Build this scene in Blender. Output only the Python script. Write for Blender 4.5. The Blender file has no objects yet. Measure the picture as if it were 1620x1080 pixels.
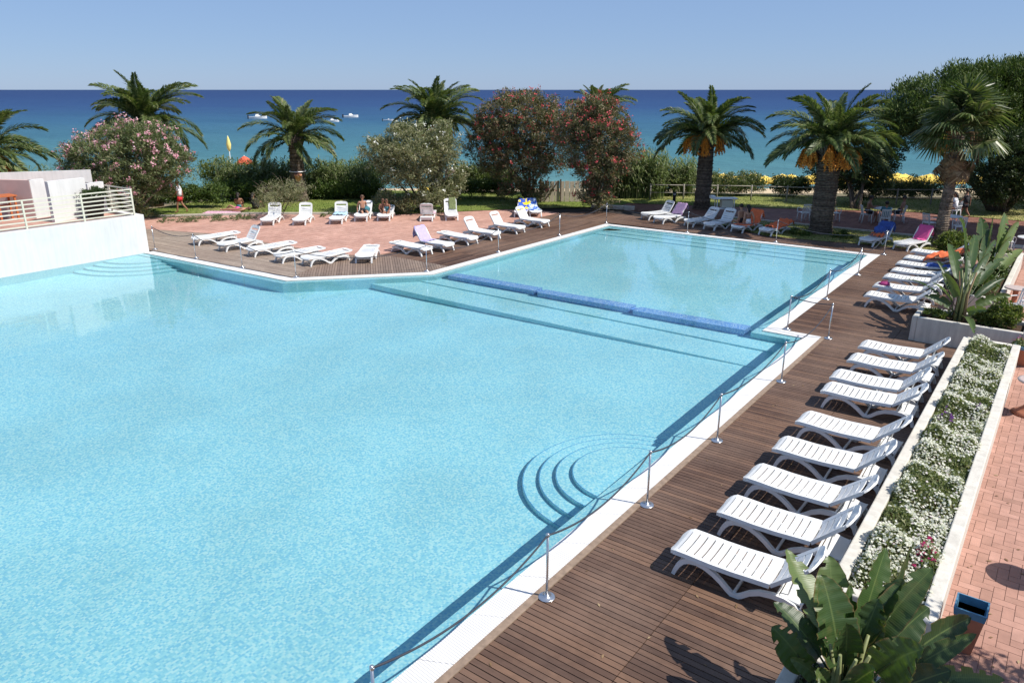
import bpy, math, random
import numpy as np
from mathutils import Vector, Matrix

# ------------------------------------------------------------------ camera, sky, sun, exposure
SC = bpy.context.scene
COL = SC.collection
FPX, CAMX, CAMH = 1180.0, 4.824, 6.4
YAW = math.radians(36.7)
PIT = math.atan(398 / FPX)

cam_d = bpy.data.cameras.new("camera")
cam_d.sensor_width = 36
cam_d.lens = FPX / 1620 * 36
cam_d.clip_start = 0.1
cam_d.clip_end = 60000
cam = bpy.data.objects.new("camera", cam_d)
COL.objects.link(cam)
cam.location = (CAMX, 0, CAMH)
cam.rotation_euler = (math.pi / 2 - PIT, 0, YAW)
SC.camera = cam

SUN = Vector((0.77, 0.22, 1.0)).normalized()
world = bpy.data.worlds.new("World")
SC.world = world
world.use_nodes = True
wn = world.node_tree
bg = wn.nodes['Background'] if 'Background' in wn.nodes else wn.nodes.new('ShaderNodeBackground')
sky = wn.nodes.new('ShaderNodeTexSky')
sky.sky_type = 'NISHITA'
sky.sun_disc = False
sky.sun_elevation = math.asin(SUN.z)
sky.sun_rotation = math.atan2(SUN.x, SUN.y)
sky.altitude = 0
sky.air_density = 0.8
sky.dust_density = 0.2
sky.ozone_density = 6.0
hz = wn.nodes.new('ShaderNodeMix'); hz.data_type = 'RGBA'
hz.inputs[0].default_value = .55
wn.links.new(sky.outputs[0], hz.inputs[6])
hz.inputs[7].default_value = (4.1, 6.1, 10.2, 1)
wn.links.new(hz.outputs[2], bg.inputs[0])
bg.inputs[1].default_value = 0.067
ld = bpy.data.lights.new("sun", 'SUN')
ld.energy = 5.0
ld.angle = math.radians(0.5)
ld.color = (1.0, 0.955, 0.88)
so = bpy.data.objects.new("sun", ld)
COL.objects.link(so)
so.rotation_euler = (-SUN).to_track_quat('-Z', 'Y').to_euler()
SC.view_settings.view_transform = 'Standard'
SC.view_settings.look = 'None'
SC.view_settings.exposure = 0.34
SC.view_settings.gamma = 1
SC.view_settings.use_curve_mapping = False
SC.render.engine = 'CYCLES'
SC.cycles.use_denoising = True
SC.cycles.max_bounces = 8
SC.cycles.transparent_max_bounces = 12
SC.cycles.caustics_refractive = True
SC.cycles.caustics_reflective = False
SC.cycles.sample_clamp_indirect = 4.0

# ------------------------------------------------------------------ helpers
random.seed(7)
RNG = np.random.default_rng(11)
cy_, sy_ = math.cos(YAW), math.sin(YAW)


def at(px, py, z=0.0):
    """ground (or height z) point seen at a pixel of the 1620x1080 photograph"""
    u = (px - 810) / FPX
    v = -(py - 540) / FPX
    d = (u, math.cos(PIT) + v * math.sin(PIT), -math.sin(PIT) + v * math.cos(PIT))
    t = (z - CAMH) / d[2]
    a, b = d[0] * t, d[1] * t
    return Vector((cy_ * a - sy_ * b + CAMX, sy_ * a + cy_ * b, z))


def pix(p):
    X, Y, Z = p[0] - CAMX, p[1], p[2] - CAMH
    a, b = cy_ * X + sy_ * Y, -sy_ * X + cy_ * Y
    w = b * math.cos(PIT) - Z * math.sin(PIT)
    h = b * math.sin(PIT) + Z * math.cos(PIT)
    return 810 + FPX * a / w, 540 - FPX * h / w


def rise(p, ty):
    """height above p whose picture row is ty"""
    lo, hi = -5, 40
    for _ in range(45):
        m = (lo + hi) / 2
        if pix((p[0], p[1], p[2] + m))[1] > ty:
            lo = m
        else:
            hi = m
    return m


def shore(s, d, z=0.0):
    """s metres to the right, d metres out towards the sea"""
    return Vector((CAMX + cy_ * s - sy_ * d, sy_ * s + cy_ * d, z))


def tag(o, label=None, cat=None, group=None, kind=None):
    if label: o['label'] = label
    if cat: o['category'] = cat
    if group: o['group'] = group
    if kind: o['kind'] = kind
    return o


def empty(name, loc=(0, 0, 0), rz=0.0):
    o = bpy.data.objects.new(name, None)
    o.empty_display_size = 0.2
    COL.objects.link(o)
    o.location = loc
    o.rotation_euler = (0, 0, rz)
    return o


def link(name, me, parent=None, loc=None, rot=None, scale=None):
    o = bpy.data.objects.new(name, me)
    COL.objects.link(o)
    if parent: o.parent = parent
    if loc is not None: o.location = loc
    if rot is not None: o.rotation_euler = rot
    if scale is not None: o.scale = scale if hasattr(scale, '__len__') else (scale,) * 3
    return o


def copy_tree(o, parent=None):
    c = o.copy()
    COL.objects.link(c)
    c.parent = parent
    for ch in o.children:
        copy_tree(ch, c)
    return c


class MB:
    def __init__(self):
        self.v, self.f, self.s = [], [], []

    def add(self, vs, fs, smooth=False):
        n = len(self.v)
        self.v += [tuple(q) for q in vs]
        self.f += [tuple(i + n for i in q) for q in fs]
        self.s += [smooth] * len(fs)
        return self

    def box(self, c, s, rz=0, ry=0, rx=0, taper=1.0):
        M = Matrix.Translation(c) @ Matrix.Rotation(rz, 4, 'Z') @ Matrix.Rotation(ry, 4, 'Y') @ Matrix.Rotation(rx, 4, 'X')
        vs = []
        for z in (-.5, .5):
            k = taper if z > 0 else 1
            for x, y in ((-.5, -.5), (.5, -.5), (.5, .5), (-.5, .5)):
                vs.append(M @ Vector((x * s[0] * k, y * s[1] * k, z * s[2])))
        return self.add(vs, [(3, 2, 1, 0), (4, 5, 6, 7), (0, 1, 5, 4), (1, 2, 6, 5), (2, 3, 7, 6), (3, 0, 4, 7)])

    def prism(self, poly, z0, z1):
        n = len(poly)
        vs = [(p[0], p[1], z0) for p in poly] + [(p[0], p[1], z1) for p in poly]
        fs = [tuple(reversed(range(n))), tuple(range(n, 2 * n))]
        fs += [(i, (i + 1) % n, (i + 1) % n + n, i + n) for i in range(n)]
        return self.add(vs, fs)

    def tube(self, pts, r, n=8, cap=True, smooth=True, flat=1.0):
        pts = [Vector(p) for p in pts]
        rs = r if hasattr(r, '__len__') else [r] * len(pts)
        up = Vector((0, 0, 1))
        vs = []
        prev = None
        for i, p in enumerate(pts):
            t = (pts[min(i + 1, len(pts) - 1)] - pts[max(i - 1, 0)])
            if t.length < 1e-9: t = Vector((0, 0, 1))
            t.normalize()
            if prev is None:
                a = t.cross(up if abs(t.z) < .95 else Vector((1, 0, 0))).normalized()
            else:
                a = (prev - t * prev.dot(t)).normalized()
            prev = a
            b = t.cross(a)
            for k in range(n):
                an = 2 * math.pi * k / n
                vs.append(p + (a * math.cos(an) + b * math.sin(an) * flat) * rs[i])
        fs = []
        for i in range(len(pts) - 1):
            for k in range(n):
                k2 = (k + 1) % n
                fs.append((i * n + k, i * n + k2, (i + 1) * n + k2, (i + 1) * n + k))
        self.add(vs, fs, smooth)
        if cap:
            m = len(self.v) - len(vs)
            self.f += [tuple(m + k for k in reversed(range(n))), tuple(m + (len(pts) - 1) * n + k for k in range(n))]
            self.s += [False, False]
        return self

    def lathe(self, prof, n=16, c=(0, 0, 0), smooth=True, sq=None):
        vs, fs = [], []
        for r, z in prof:
            for k in range(n):
                an = 2 * math.pi * (k + .5) / n
                vs.append((c[0] + r * math.cos(an), c[1] + r * math.sin(an), c[2] + z))
        for i in range(len(prof) - 1):
            for k in range(n):
                k2 = (k + 1) % n
                fs.append((i * n + k, i * n + k2, (i + 1) * n + k2, (i + 1) * n + k))
        fs.append(tuple(reversed(range(n))))
        fs.append(tuple((len(prof) - 1) * n + k for k in range(n)))
        return self.add(vs, fs, smooth)

    def ball(self, c, r, n=8, m=6):
        rr = r if hasattr(r, '__len__') else (r, r, r)
        vs = [(c[0], c[1], c[2] - rr[2])]
        for j in range(1, m):
            ph = math.pi * j / m - math.pi / 2
            for k in range(n):
                an = 2 * math.pi * k / n
                vs.append((c[0] + rr[0] * math.cos(ph) * math.cos(an), c[1] + rr[1] * math.cos(ph) * math.sin(an), c[2] + rr[2] * math.sin(ph)))
        vs.append((c[0], c[1], c[2] + rr[2]))
        fs = [(0, 1 + (k + 1) % n, 1 + k) for k in range(n)]
        for j in range(m - 2):
            for k in range(n):
                k2 = (k + 1) % n
                fs.append((1 + j * n + k, 1 + j * n + k2, 1 + (j + 1) * n + k2, 1 + (j + 1) * n + k))
        L = len(vs) - 1
        fs += [(1 + (m - 2) * n + k, 1 + (m - 2) * n + (k + 1) % n, L) for k in range(n)]
        return self.add(vs, fs, True)

    def sweep(self, pts, y, w, t, taper=None):
        """rectangular bar along points (x, z), centred on side y, w wide, t thick"""
        vs = []
        for i, (x, z) in enumerate(pts):
            a = pts[max(i - 1, 0)]; b = pts[min(i + 1, len(pts) - 1)]
            dx, dz = b[0] - a[0], b[1] - a[1]
            L = math.hypot(dx, dz) or 1
            nx, nz = -dz / L, dx / L
            k = taper[i] if taper else 1
            for sy, sn in ((-1, -1), (1, -1), (1, 1), (-1, 1)):
                vs.append((x + nx * sn * t / 2 * k, y + sy * w / 2, z + nz * sn * t / 2 * k))
        fs = []
        for i in range(len(pts) - 1):
            for k in range(4):
                k2 = (k + 1) % 4
                fs.append((i * 4 + k, i * 4 + k2, (i + 1) * 4 + k2, (i + 1) * 4 + k))
        fs += [(3, 2, 1, 0), tuple((len(pts) - 1) * 4 + k for k in range(4))]
        return self.add(vs, fs)

    def mesh(self, name, mat):
        me = bpy.data.meshes.new(name)
        me.from_pydata(self.v, [], self.f)
        if mat is not None: me.materials.append(mat)
        me.polygons.foreach_set('use_smooth', self.s)
        me.update()
        return me

    def build(self, name, mat, parent=None, loc=None, rot=None):
        return link(name, self.mesh(name, mat), parent, loc, rot)


def bevel(o, w=.01, seg=2):
    m = o.modifiers.new('edge', 'BEVEL')
    m.width = w
    m.segments = seg
    m.limit_method = 'ANGLE'
    m.angle_limit = math.radians(40)
    return o


def np_mesh(name, verts, nper, mat, smooth=False):
    """verts (N, nper, 3): N separate polygons"""
    N = verts.shape[0]
    me = bpy.data.meshes.new(name)
    me.vertices.add(N * nper)
    me.vertices.foreach_set('co', verts.reshape(-1).astype(np.float32))
    me.loops.add(N * nper)
    me.loops.foreach_set('vertex_index', np.arange(N * nper, dtype=np.int32))
    me.polygons.add(N)
    me.polygons.foreach_set('loop_start', np.arange(0, N * nper, nper, dtype=np.int32))
    if mat is not None: me.materials.append(mat)
    me.update(calc_edges=True)
    return me


def unit(a):
    return a / (np.linalg.norm(a, axis=-1, keepdims=True) + 1e-9)


def leaf_mesh(name, cen, mat, ln=.12, wd=.04, out=None, up=.25, jit=.35):
    """one rhombic leaf per centre; out = preferred directions"""
    N = len(cen)
    d = unit(RNG.normal(size=(N, 3)))
    if out is not None:
        d = unit(d * .9 + out)
    d[:, 2] += up
    d = unit(d)
    s = unit(np.cross(d, RNG.normal(size=(N, 3))))
    L = ln * (1 + jit * RNG.normal(size=(N, 1))).clip(.4, 1.8) / 2
    W = wd * (1 + jit * RNG.normal(size=(N, 1))).clip(.4, 1.8) / 2
    v = np.stack([cen - d * L, cen + s * W, cen + d * L, cen - s * W], axis=1)
    return np_mesh(name, v, 4, mat)


def clump_points(blobs, nclump, per, cr, bias=.4, zmin=None):
    """points bunched in clumps that sit mostly near the skin of the blobs"""
    vol = np.array([b[3] * b[4] * b[5] for b in blobs]) ** .8
    idx = RNG.choice(len(blobs), nclump, p=vol / vol.sum())
    B = np.array(blobs, dtype=float)[idx]
    d = unit(RNG.normal(size=(nclump, 3)))
    r = RNG.random((nclump, 1)) ** bias
    c = B[:, :3] + d * r * B[:, 3:6]
    sz = cr * (.6 + .8 * RNG.random((nclump, 1)))
    q = unit(RNG.normal(size=(nclump, per, 3))) * (RNG.random((nclump, per, 1)) ** .5)
    p = c[:, None, :] + q * sz[:, None, :] * np.array([1, 1, .75])
    o = np.repeat(d[:, None, :], per, axis=1).reshape(-1, 3)
    p = p.reshape(-1, 3)
    if zmin is not None:
        k = p[:, 2] > zmin
        p, o = p[k], o[k]
    return p, o, c, d


# ------------------------------------------------------------------ materials
MATS = {}


def nodes(name):
    m = bpy.data.materials.new(name)
    m.use_nodes = True
    nt = m.node_tree
    b = nt.nodes['Principled BSDF']
    return m, nt, b


def mth(nt, op, a, b=None, c=None):
    n = nt.nodes.new('ShaderNodeMath')
    n.operation = op
    for i, q in enumerate((a, b, c)):
        if q is None: continue
        if isinstance(q, (int, float)): n.inputs[i].default_value = q
        else: nt.links.new(q, n.inputs[i])
    return n.outputs[0]


def mix(nt, f, a, b, blend='MIX'):
    n = nt.nodes.new('ShaderNodeMix')
    n.data_type = 'RGBA'
    n.blend_type = blend
    for sock, q in ((n.inputs[0], f), (n.inputs[6], a), (n.inputs[7], b)):
        if isinstance(q, (int, float)): sock.default_value = q
        elif isinstance(q, (tuple, list)): sock.default_value = (*q[:3], 1)
        else: nt.links.new(q, sock)
    return n.outputs[2]


def noise(nt, vec, scale, detail=4, rough=.55, out=0):
    n = nt.nodes.new('ShaderNodeTexNoise')
    n.inputs['Scale'].default_value = scale
    n.inputs['Detail'].default_value = detail
    n.inputs['Roughness'].default_value = rough
    if vec is not None: nt.links.new(vec, n.inputs['Vector'])
    return n.outputs[out]


def ramp(nt, f, stops, interp='LINEAR'):
    n = nt.nodes.new('ShaderNodeValToRGB')
    n.color_ramp.interpolation = interp
    e = n.color_ramp.elements
    while len(e) < len(stops): e.new(.5)
    for q, (p, c) in zip(e, stops):
        q.position = p
        q.color = (*c, 1) if hasattr(c, '__len__') else (c, c, c, 1)
    nt.links.new(f, n.inputs[0])
    return n.outputs[0]


def coords(nt, kind='Object', scale=None):
    t = nt.nodes.new('ShaderNodeTexCoord')
    o = t.outputs[kind]
    if scale:
        mp = nt.nodes.new('ShaderNodeMapping')
        mp.inputs['Scale'].default_value = scale
        nt.links.new(o, mp.inputs[0])
        o = mp.outputs[0]
    return o


def wpos(nt, scale=None):
    g = nt.nodes.new('ShaderNodeNewGeometry')
    o = g.outputs['Position']
    if scale:
        mp = nt.nodes.new('ShaderNodeMapping')
        mp.inputs['Scale'].default_value = scale
        nt.links.new(o, mp.inputs[0])
        o = mp.outputs[0]
    return o


def rnd(nt):
    """a random value per mesh island and per object"""
    g = nt.nodes.new('ShaderNodeNewGeometry')
    i = nt.nodes.new('ShaderNodeObjectInfo')
    a = mth(nt, 'MULTIPLY', i.outputs['Random'], 7.31)
    return mth(nt, 'FRACT', mth(nt, 'ADD', g.outputs['Random Per Island'], a))


def bump(nt, b, h, strength=.3, dist=.01):
    n = nt.nodes.new('ShaderNodeBump')
    n.inputs['Strength'].default_value = strength
    n.inputs['Distance'].default_value = dist
    nt.links.new(h, n.inputs['Height'])
    nt.links.new(n.outputs[0], b.inputs['Normal'])


def plain(name, col, rough=.6, var=.12, scale=6, bmp=0, bscale=40, dist=.01, spec=.4, metal=0, islands=0.0, world_=False):
    if name in MATS: return MATS[name]
    m, nt, b = nodes(name)
    v = wpos(nt) if world_ else coords(nt)
    f = noise(nt, v, scale, 5)
    f = ramp(nt, f, [(.3, 0.0), (.7, 1.0)])
    dark = tuple(c * (1 - var) for c in col)
    lite = tuple(min(1, c * (1 + var)) for c in col)
    c = mix(nt, f, dark, lite)
    if islands:
        r = rnd(nt)
        g = ramp(nt, r, [(0, 1 - islands), (1, 1 + islands)])
        mm = nt.nodes.new('ShaderNodeMix'); mm.data_type = 'RGBA'; mm.blend_type = 'MULTIPLY'
        mm.inputs[0].default_value = 1
        nt.links.new(c, mm.inputs[6]); nt.links.new(g, mm.inputs[7])
        c = mm.outputs[2]
    nt.links.new(c, b.inputs['Base Color'])
    b.inputs['Roughness'].default_value = rough
    b.inputs['Specular IOR Level'].default_value = spec
    b.inputs['Metallic'].default_value = metal
    if bmp:
        bump(nt, b, noise(nt, v, bscale, 6), bmp, dist)
    MATS[name] = m
    return m


def leafmat(name, c1, c2, trans=.35, rough=.5, c3=None):
    """leaf colour differs leaf by leaf, light comes through thin leaves"""
    if name in MATS: return MATS[name]
    m, nt, b = nodes(name)
    stops = [(0, c1), (.75, c2)] + ([(1, c3)] if c3 else [])
    c = ramp(nt, rnd(nt), stops)
    nt.links.new(c, b.inputs['Base Color'])
    b.inputs['Roughness'].default_value = rough
    b.inputs['Specular IOR Level'].default_value = .35
    t = nt.nodes.new('ShaderNodeBsdfTranslucent')
    cc = mix(nt, 1.0, c, (1.0, 1.15, .55), 'MULTIPLY')
    nt.links.new(cc, t.inputs[0])
    ms = nt.nodes.new('ShaderNodeMixShader')
    ms.inputs[0].default_value = trans
    nt.links.new(b.outputs[0], ms.inputs[1])
    nt.links.new(t.outputs[0], ms.inputs[2])
    nt.links.new(ms.outputs[0], nt.nodes['Material Output'].inputs[0])
    MATS[name] = m
    return m


def mosaic(name, cols, size=.032, wob=.0):
    m, nt, b = nodes(name)
    v = wpos(nt)
    mp = nt.nodes.new('ShaderNodeMapping')
    mp.inputs['Location'].default_value = (.011, .013, .012)
    nt.links.new(v, mp.inputs[0])
    sc = nt.nodes.new('ShaderNodeVectorMath'); sc.operation = 'SCALE'; sc.inputs['Scale'].default_value = 1 / size
    nt.links.new(mp.outputs[0], sc.inputs[0])
    fl = nt.nodes.new('ShaderNodeVectorMath'); fl.operation = 'FLOOR'
    nt.links.new(sc.outputs[0], fl.inputs[0])
    w = nt.nodes.new('ShaderNodeTexWhiteNoise')
    nt.links.new(fl.outputs[0], w.inputs['Vector'])
    n = len(cols)
    c = ramp(nt, w.outputs['Value'], [(i / n, q) for i, q in enumerate(cols)], 'CONSTANT')
    big = ramp(nt, noise(nt, v, .35, 3), [(.35, .93), (.65, 1.04)])
    c2 = mix(nt, 1.0, c, big, 'MULTIPLY')
    nt.links.new(c2, b.inputs['Base Color'])
    b.inputs['Roughness'].default_value = .35
    return m


def stained(m, amt=.16):
    """rain streaks and grime on painted render"""
    nt = m.node_tree; b = nt.nodes['Principled BSDF']
    src = b.inputs['Base Color'].links[0].from_socket
    st = ramp(nt, noise(nt, wpos(nt, (5, 5, .5)), 1.6, 6, .65), [(.42, 1.0), (.62, 1 - amt)])
    c = mix(nt, 1.0, src, st, 'MULTIPLY')
    sp = ramp(nt, noise(nt, wpos(nt), 14, 5, .7), [(.60, 0.0), (.72, amt * 1.6)])
    c = mix(nt, sp, c, (.30, .25, .19))
    nt.links.new(c, b.inputs['Base Color'])
    return m


WHITE_P = plain('white_plastic', (.70, .70, .69), .38, .07, 4, spec=.5, islands=.035)
WHITE_W = plain('white_render', (.64, .63, .615), .85, .05, 1.2, .25, 60, .004, spec=.2)
CREAM = plain('cream_render', (.60, .565, .50), .85, .08, 2.0, .25, 50, .004, spec=.2)
CREAM_M = plain('cream_paint', (.62, .59, .48), .45, .04, 4)
stained(WHITE_W, .07); stained(CREAM, .16)
PINKW = plain('pink_render', (.55, .40, .36), .85, .08, 2, .2, 60, .004, spec=.2)
STEEL = plain('steel', (.62, .62, .63), .25, .06, 8, metal=.9)
ROPE = plain('dark_rope', (.035, .04, .055), .7, .2, 60, .4, 300, .003)
SOIL = plain('soil', (.07, .045, .03), .95, .4, 12, .8, 30, .03, spec=.1)
TERRA = plain('terracotta', (.42, .16, .09), .7, .12, 8, .2, 60, .003)
BLUEG = plain('blue_glaze', (.09, .22, .33), .35, .12, 8)
ORANGE_C = plain('orange_cloth', (.80, .17, .06), .85, .15, 9, .5, 30, .02)
PINK_C = plain('magenta_cloth', (.72, .10, .30), .85, .12, 9, .5, 30, .02)
BLUE_C = plain('blue_cloth', (.05, .10, .34), .85, .3, 9, .5, 30, .02)
LILAC_C = plain('lilac_cloth', (.42, .36, .62), .9, .12, 9, .5, 30, .02)
PURP_C = plain('purple_cloth', (.34, .22, .36), .9, .25, 20, .5, 30, .02)
GREEN_C = plain('olive_cloth', (.16, .19, .08), .9, .35, 14, .5, 30, .02)
YELLOW_U = plain('yellow_canvas', (.80, .56, .10), .8, .1, 6)
RED_U = plain('red_canvas', (.70, .12, .06), .8, .1, 6)
BARK = plain('bark', (.13, .10, .075), .95, .4, 14, .9, 40, .04, spec=.1)
PALMBARK = plain('palm_bark', (.17, .135, .105), .95, .45, 9, .9, 30, .05, spec=.1, islands=.35)
WOODY = plain('oleander_wood', (.20, .16, .12), .9, .3, 14, .5, 40, .02, spec=.1)
FRUIT = plain('orange_fruit', (.62, .235, .03), .6, .25, 20, islands=.35)
SKIN = plain('skin', (.42, .22, .14), .55, .06, 8)
SKIN2 = plain('tanned_skin', (.28, .13, .08), .55, .06, 8)
HAIR = plain('dark_hair', (.02, .015, .012), .6, .2, 40)
HAIR2 = plain('brown_hair', (.09, .045, .025), .6, .2, 40)
WHITE_C = plain('white_cloth', (.78, .78, .80), .85, .05, 8)
RED_C = plain('red_cloth', (.60, .03, .04), .85, .1, 8)
BLACK_C = plain('black_cloth', (.02, .02, .025), .8, .2, 8)
TEAL_C = plain('teal_cloth', (.05, .18, .22), .85, .2, 8)
STONE = plain('pale_stone', (.52, .47, .40), .9, .12, 5, .3, 40, .006, spec=.2)
WOODT = plain('trim_wood', (.25, .18, .13), .75, .25, 10, .3, 80, .004)


def wood_mat(name, c1, c2, c3, dirx=True):
    m, nt, b = nodes(name)
    v = wpos(nt)
    mp = nt.nodes.new('ShaderNodeMapping')
    mp.inputs['Scale'].default_value = (1.2, 14, 1) if dirx else (14, 1.2, 1)
    nt.links.new(v, mp.inputs[0])
    g = noise(nt, mp.outputs[0], 3.0, 6, .65)
    r = rnd(nt)
    c = ramp(nt, r, [(0, c1), (.55, c2), (1, c3)])
    grain = ramp(nt, g, [(.25, .72), (.75, 1.22)])
    c = mix(nt, 1.0, c, grain, 'MULTIPLY')
    bl = ramp(nt, noise(nt, v, .38, 5), [(.36, 0.0), (.62, 1.0)])
    c = mix(nt, mth(nt, 'MULTIPLY', bl, .45), c, (.23, .155, .115))
    # water stains and scuffs
    st = ramp(nt, noise(nt, v, 2.3, 6, .7), [(.46, 1.0), (.56, .86), (.62, 1.0)])
    c = mix(nt, 1.0, c, st, 'MULTIPLY')
    nt.links.new(c, b.inputs['Base Color'])
    b.inputs['Roughness'].default_value = .62
    b.inputs['Specular IOR Level'].default_value = .3
    bump(nt, b, g, .35, .003)
    return m


DECK = wood_mat('deck_wood', (.062, .033, .023), (.104, .058, .039), (.170, .094, .058))
DECK_SHEEN = wood_mat('weathered_sheen_deck_wood', (.29, .23, .18), (.35, .28, .225), (.41, .33, .26))  # weathered planks, lightened further: grazing-angle reflection put into the colour


def tile_mat(name, c1, c2, c3, rough=.7):
    m, nt, b = nodes(name)
    v = wpos(nt)
    c = ramp(nt, rnd(nt), [(0, c1), (.5, c2), (1, c3)])
    f = ramp(nt, noise(nt, v, 5, 6, .6), [(.3, .86), (.7, 1.1)])
    c = mix(nt, 1.0, c, f, 'MULTIPLY')
    f2 = ramp(nt, noise(nt, v, .6, 3), [(.35, .9), (.65, 1.08)])
    c = mix(nt, 1.0, c, f2, 'MULTIPLY')
    nt.links.new(c, b.inputs['Base Color'])
    b.inputs['Roughness'].default_value = rough
    b.inputs['Specular IOR Level'].default_value = .25
    bump(nt, b, noise(nt, v, 60, 5), .25, .003)
    return m


TILE = tile_mat('terracotta_tile', (.33, .185, .14), (.38, .21, .16), (.43, .245, .19))
TILE_SHADE = tile_mat('shade_darkened_tile', (.17, .075, .055), (.21, .095, .068), (.25, .12, .085))  # terracotta with the cafe's tree shade put into the colour
TILE_L = tile_mat('pale_terracotta_tile', (.43, .24, .185), (.47, .27, .21), (.51, .30, .235))
GROUT = plain('grout', (.30, .19, .15), .95, .15, 6, spec=.1)

# ------------------------------------------------------------------ polygons
def clip(poly, a, n, keep_neg=True):
    """part of the polygon on the side (p-a).n <= 0"""
    out = []
    for i in range(len(poly)):
        p, q = poly[i], poly[(i + 1) % len(poly)]
        dp = (p[0] - a[0]) * n[0] + (p[1] - a[1]) * n[1]
        dq = (q[0] - a[0]) * n[0] + (q[1] - a[1]) * n[1]
        if dp <= 0: out.append(p)
        if (dp < 0 < dq) or (dq < 0 < dp):
            t = dp / (dp - dq)
            out.append((p[0] + (q[0] - p[0]) * t, p[1] + (q[1] - p[1]) * t))
    return out


def area(p):
    return .5 * sum(p[i][0] * p[(i + 1) % len(p)][1] - p[(i + 1) % len(p)][0] * p[i][1] for i in range(len(p)))


def pieces_to_scene(pieces, name, mat, parent, z0, z1, limit=300, jz=.0015):
    """pieces: list of polygons; the nearest become parts, the rest one stuff part"""
    pieces = [p if area(p) > 0 else p[::-1] for p in pieces if len(p) > 2 and abs(area(p)) > 1e-4]
    def vis(p):
        x = sum(q[0] for q in p) / len(p); y = sum(q[1] for q in p) / len(p)
        u, v = pix((x, y, 0))
        off = 0 if (-20 < u < 1640 and -20 < v < 1100) else 100
        return math.hypot(x - CAMX, y) + off
    pieces.sort(key=vis)
    for p in pieces[:limit]:
        cx = sum(q[0] for q in p) / len(p); cy = sum(q[1] for q in p) / len(p)
        mb = MB().prism([(q[0] - cx, q[1] - cy) for q in p], z0, z1 + random.uniform(-jz, jz))
        mb.build(name, mat, parent, (cx, cy, 0))
    if len(pieces) > limit:
        mb = MB()
        for p in pieces[limit:]:
            mb.prism(p, z0, z1 + random.uniform(-jz, jz))
        tag(mb.build(name + '_field', mat, parent), kind='stuff')


def planks(poly, ang, w=.095, gap=.012, cross=None, run=None, off=0.0):
    """strips along direction ang clipped to a convex polygon; run = plank length between joints"""
    d = (math.cos(ang), math.sin(ang)); n = (-d[1], d[0])
    if area(poly) < 0: poly = poly[::-1]
    t = [p[0] * n[0] + p[1] * n[1] for p in poly]
    out = []
    k = math.floor(min(t) / w)
    while k * w < max(t):
        a, b = k * w + gap / 2, (k + 1) * w - gap / 2
        s = clip(poly, (n[0] * b, n[1] * b), n)
        if len(s) > 2: s = clip(s, (n[0] * a, n[1] * a), (-n[0], -n[1]))
        k += 1
        if len(s) < 3: continue
        if run:
            u = [p[0] * d[0] + p[1] * d[1] for p in s]
            j = math.floor((min(u) - off) / run)
            while j * run + off < max(u):
                a2, b2 = j * run + off + .003, (j + 1) * run + off - .003
                q = clip(s, (d[0] * b2, d[1] * b2), d)
                if len(q) > 2: q = clip(q, (d[0] * a2, d[1] * a2), (-d[0], -d[1]))
                if len(q) > 2: out.append(q)
                j += 1
        else:
            out.append(s)
    return out


def offset_line(pts, dist):
    """offset an open polyline to its left by dist"""
    out = []
    for i in range(len(pts)):
        p = Vector(pts[i][:2])
        if i > 0: d1 = (p - Vector(pts[i - 1][:2])).normalized()
        if i < len(pts) - 1: d2 = (Vector(pts[i + 1][:2]) - p).normalized()
        if i == 0: d1 = d2
        if i == len(pts) - 1: d2 = d1
        n1, n2 = Vector((-d1.y, d1.x)), Vector((-d2.y, d2.x))
        m = (n1 + n2).normalized()
        out.append(tuple(p + m * dist / max(.3, m.dot(n1))))
    return out


def strip_mesh(mb, A, B, za, zb):
    n = len(A)
    vs = [(a[0], a[1], za) for a in A] + [(b[0], b[1], zb) for b in B]
    return mb.add(vs, [(i, i + 1, n + i + 1, n + i) for i in range(n - 1)])


# ------------------------------------------------------------------ swimming pool
# inner edge of the white coping, anticlockwise seen from above
WX = -25.62
EDGE = [(-.36, -9.0), (-.36, 19.95), (-1.46, 20.62), (-1.46, 32.75), (-13.42, 32.55), (-13.42, 19.66), (-16.95, 15.82), (WX, 15.30)]
# the corner between the two basins is square
EDGE = [(-.36, -9.0), (-.36, 20.2), (-1.46, 20.2), (-1.46, 32.75), (-13.42, 32.55), (-13.42, 19.66), (-16.95, 15.82), (WX, 15.30)]
WALL = offset_line(EDGE, .24)          # top of the submerged wall
COPO = offset_line(EDGE, -.40)         # outer edge of the coping
WALL[0] = (WALL[0][0], -9.0); COPO[0] = (COPO[0][0], -9.0)
WALL[-1] = (WX, WALL[-1][1]); COPO[-1] = (WX, COPO[-1][1])
DEEP, SHAL = -1.38, -.92
floor_z = lambda x: -.72 + (x + .6) / 13.0 * .64 if x > -13.6 else -1.36

MOS = mosaic('pool_mosaic', [(.35, .72, .80), (.43, .80, .85), (.29, .66, .80), (.51, .85, .86), (.38, .75, .83), (.60, .89, .88)])
MOS_B = mosaic('blue_mosaic', [(.16, .36, .78), (.22, .45, .84), (.36, .58, .88), (.15, .35, .76), (.55, .72, .90)], .028)
GRILLE, nt, b = nodes('coping_grille')
v = wpos(nt)
sep = nt.nodes.new('ShaderNodeSeparateXYZ'); nt.links.new(v, sep.inputs[0])
bars = mth(nt, 'PINGPONG', mth(nt, 'MULTIPLY', mth(nt, 'ADD', mth(nt, 'MULTIPLY', sep.outputs[0], .12), sep.outputs[1]), 1 / .04), .5)
barf = ramp(nt, bars, [(.0, .66), (.15, .66), (.25, 1.0)])
c = mix(nt, 1.0, (.74, .725, .71), barf, 'MULTIPLY')
c = mix(nt, 1.0, c, ramp(nt, noise(nt, v, 3, 5), [(.3, .93), (.7, 1.03)]), 'MULTIPLY')
nt.links.new(c, b.inputs['Base Color'])
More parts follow.
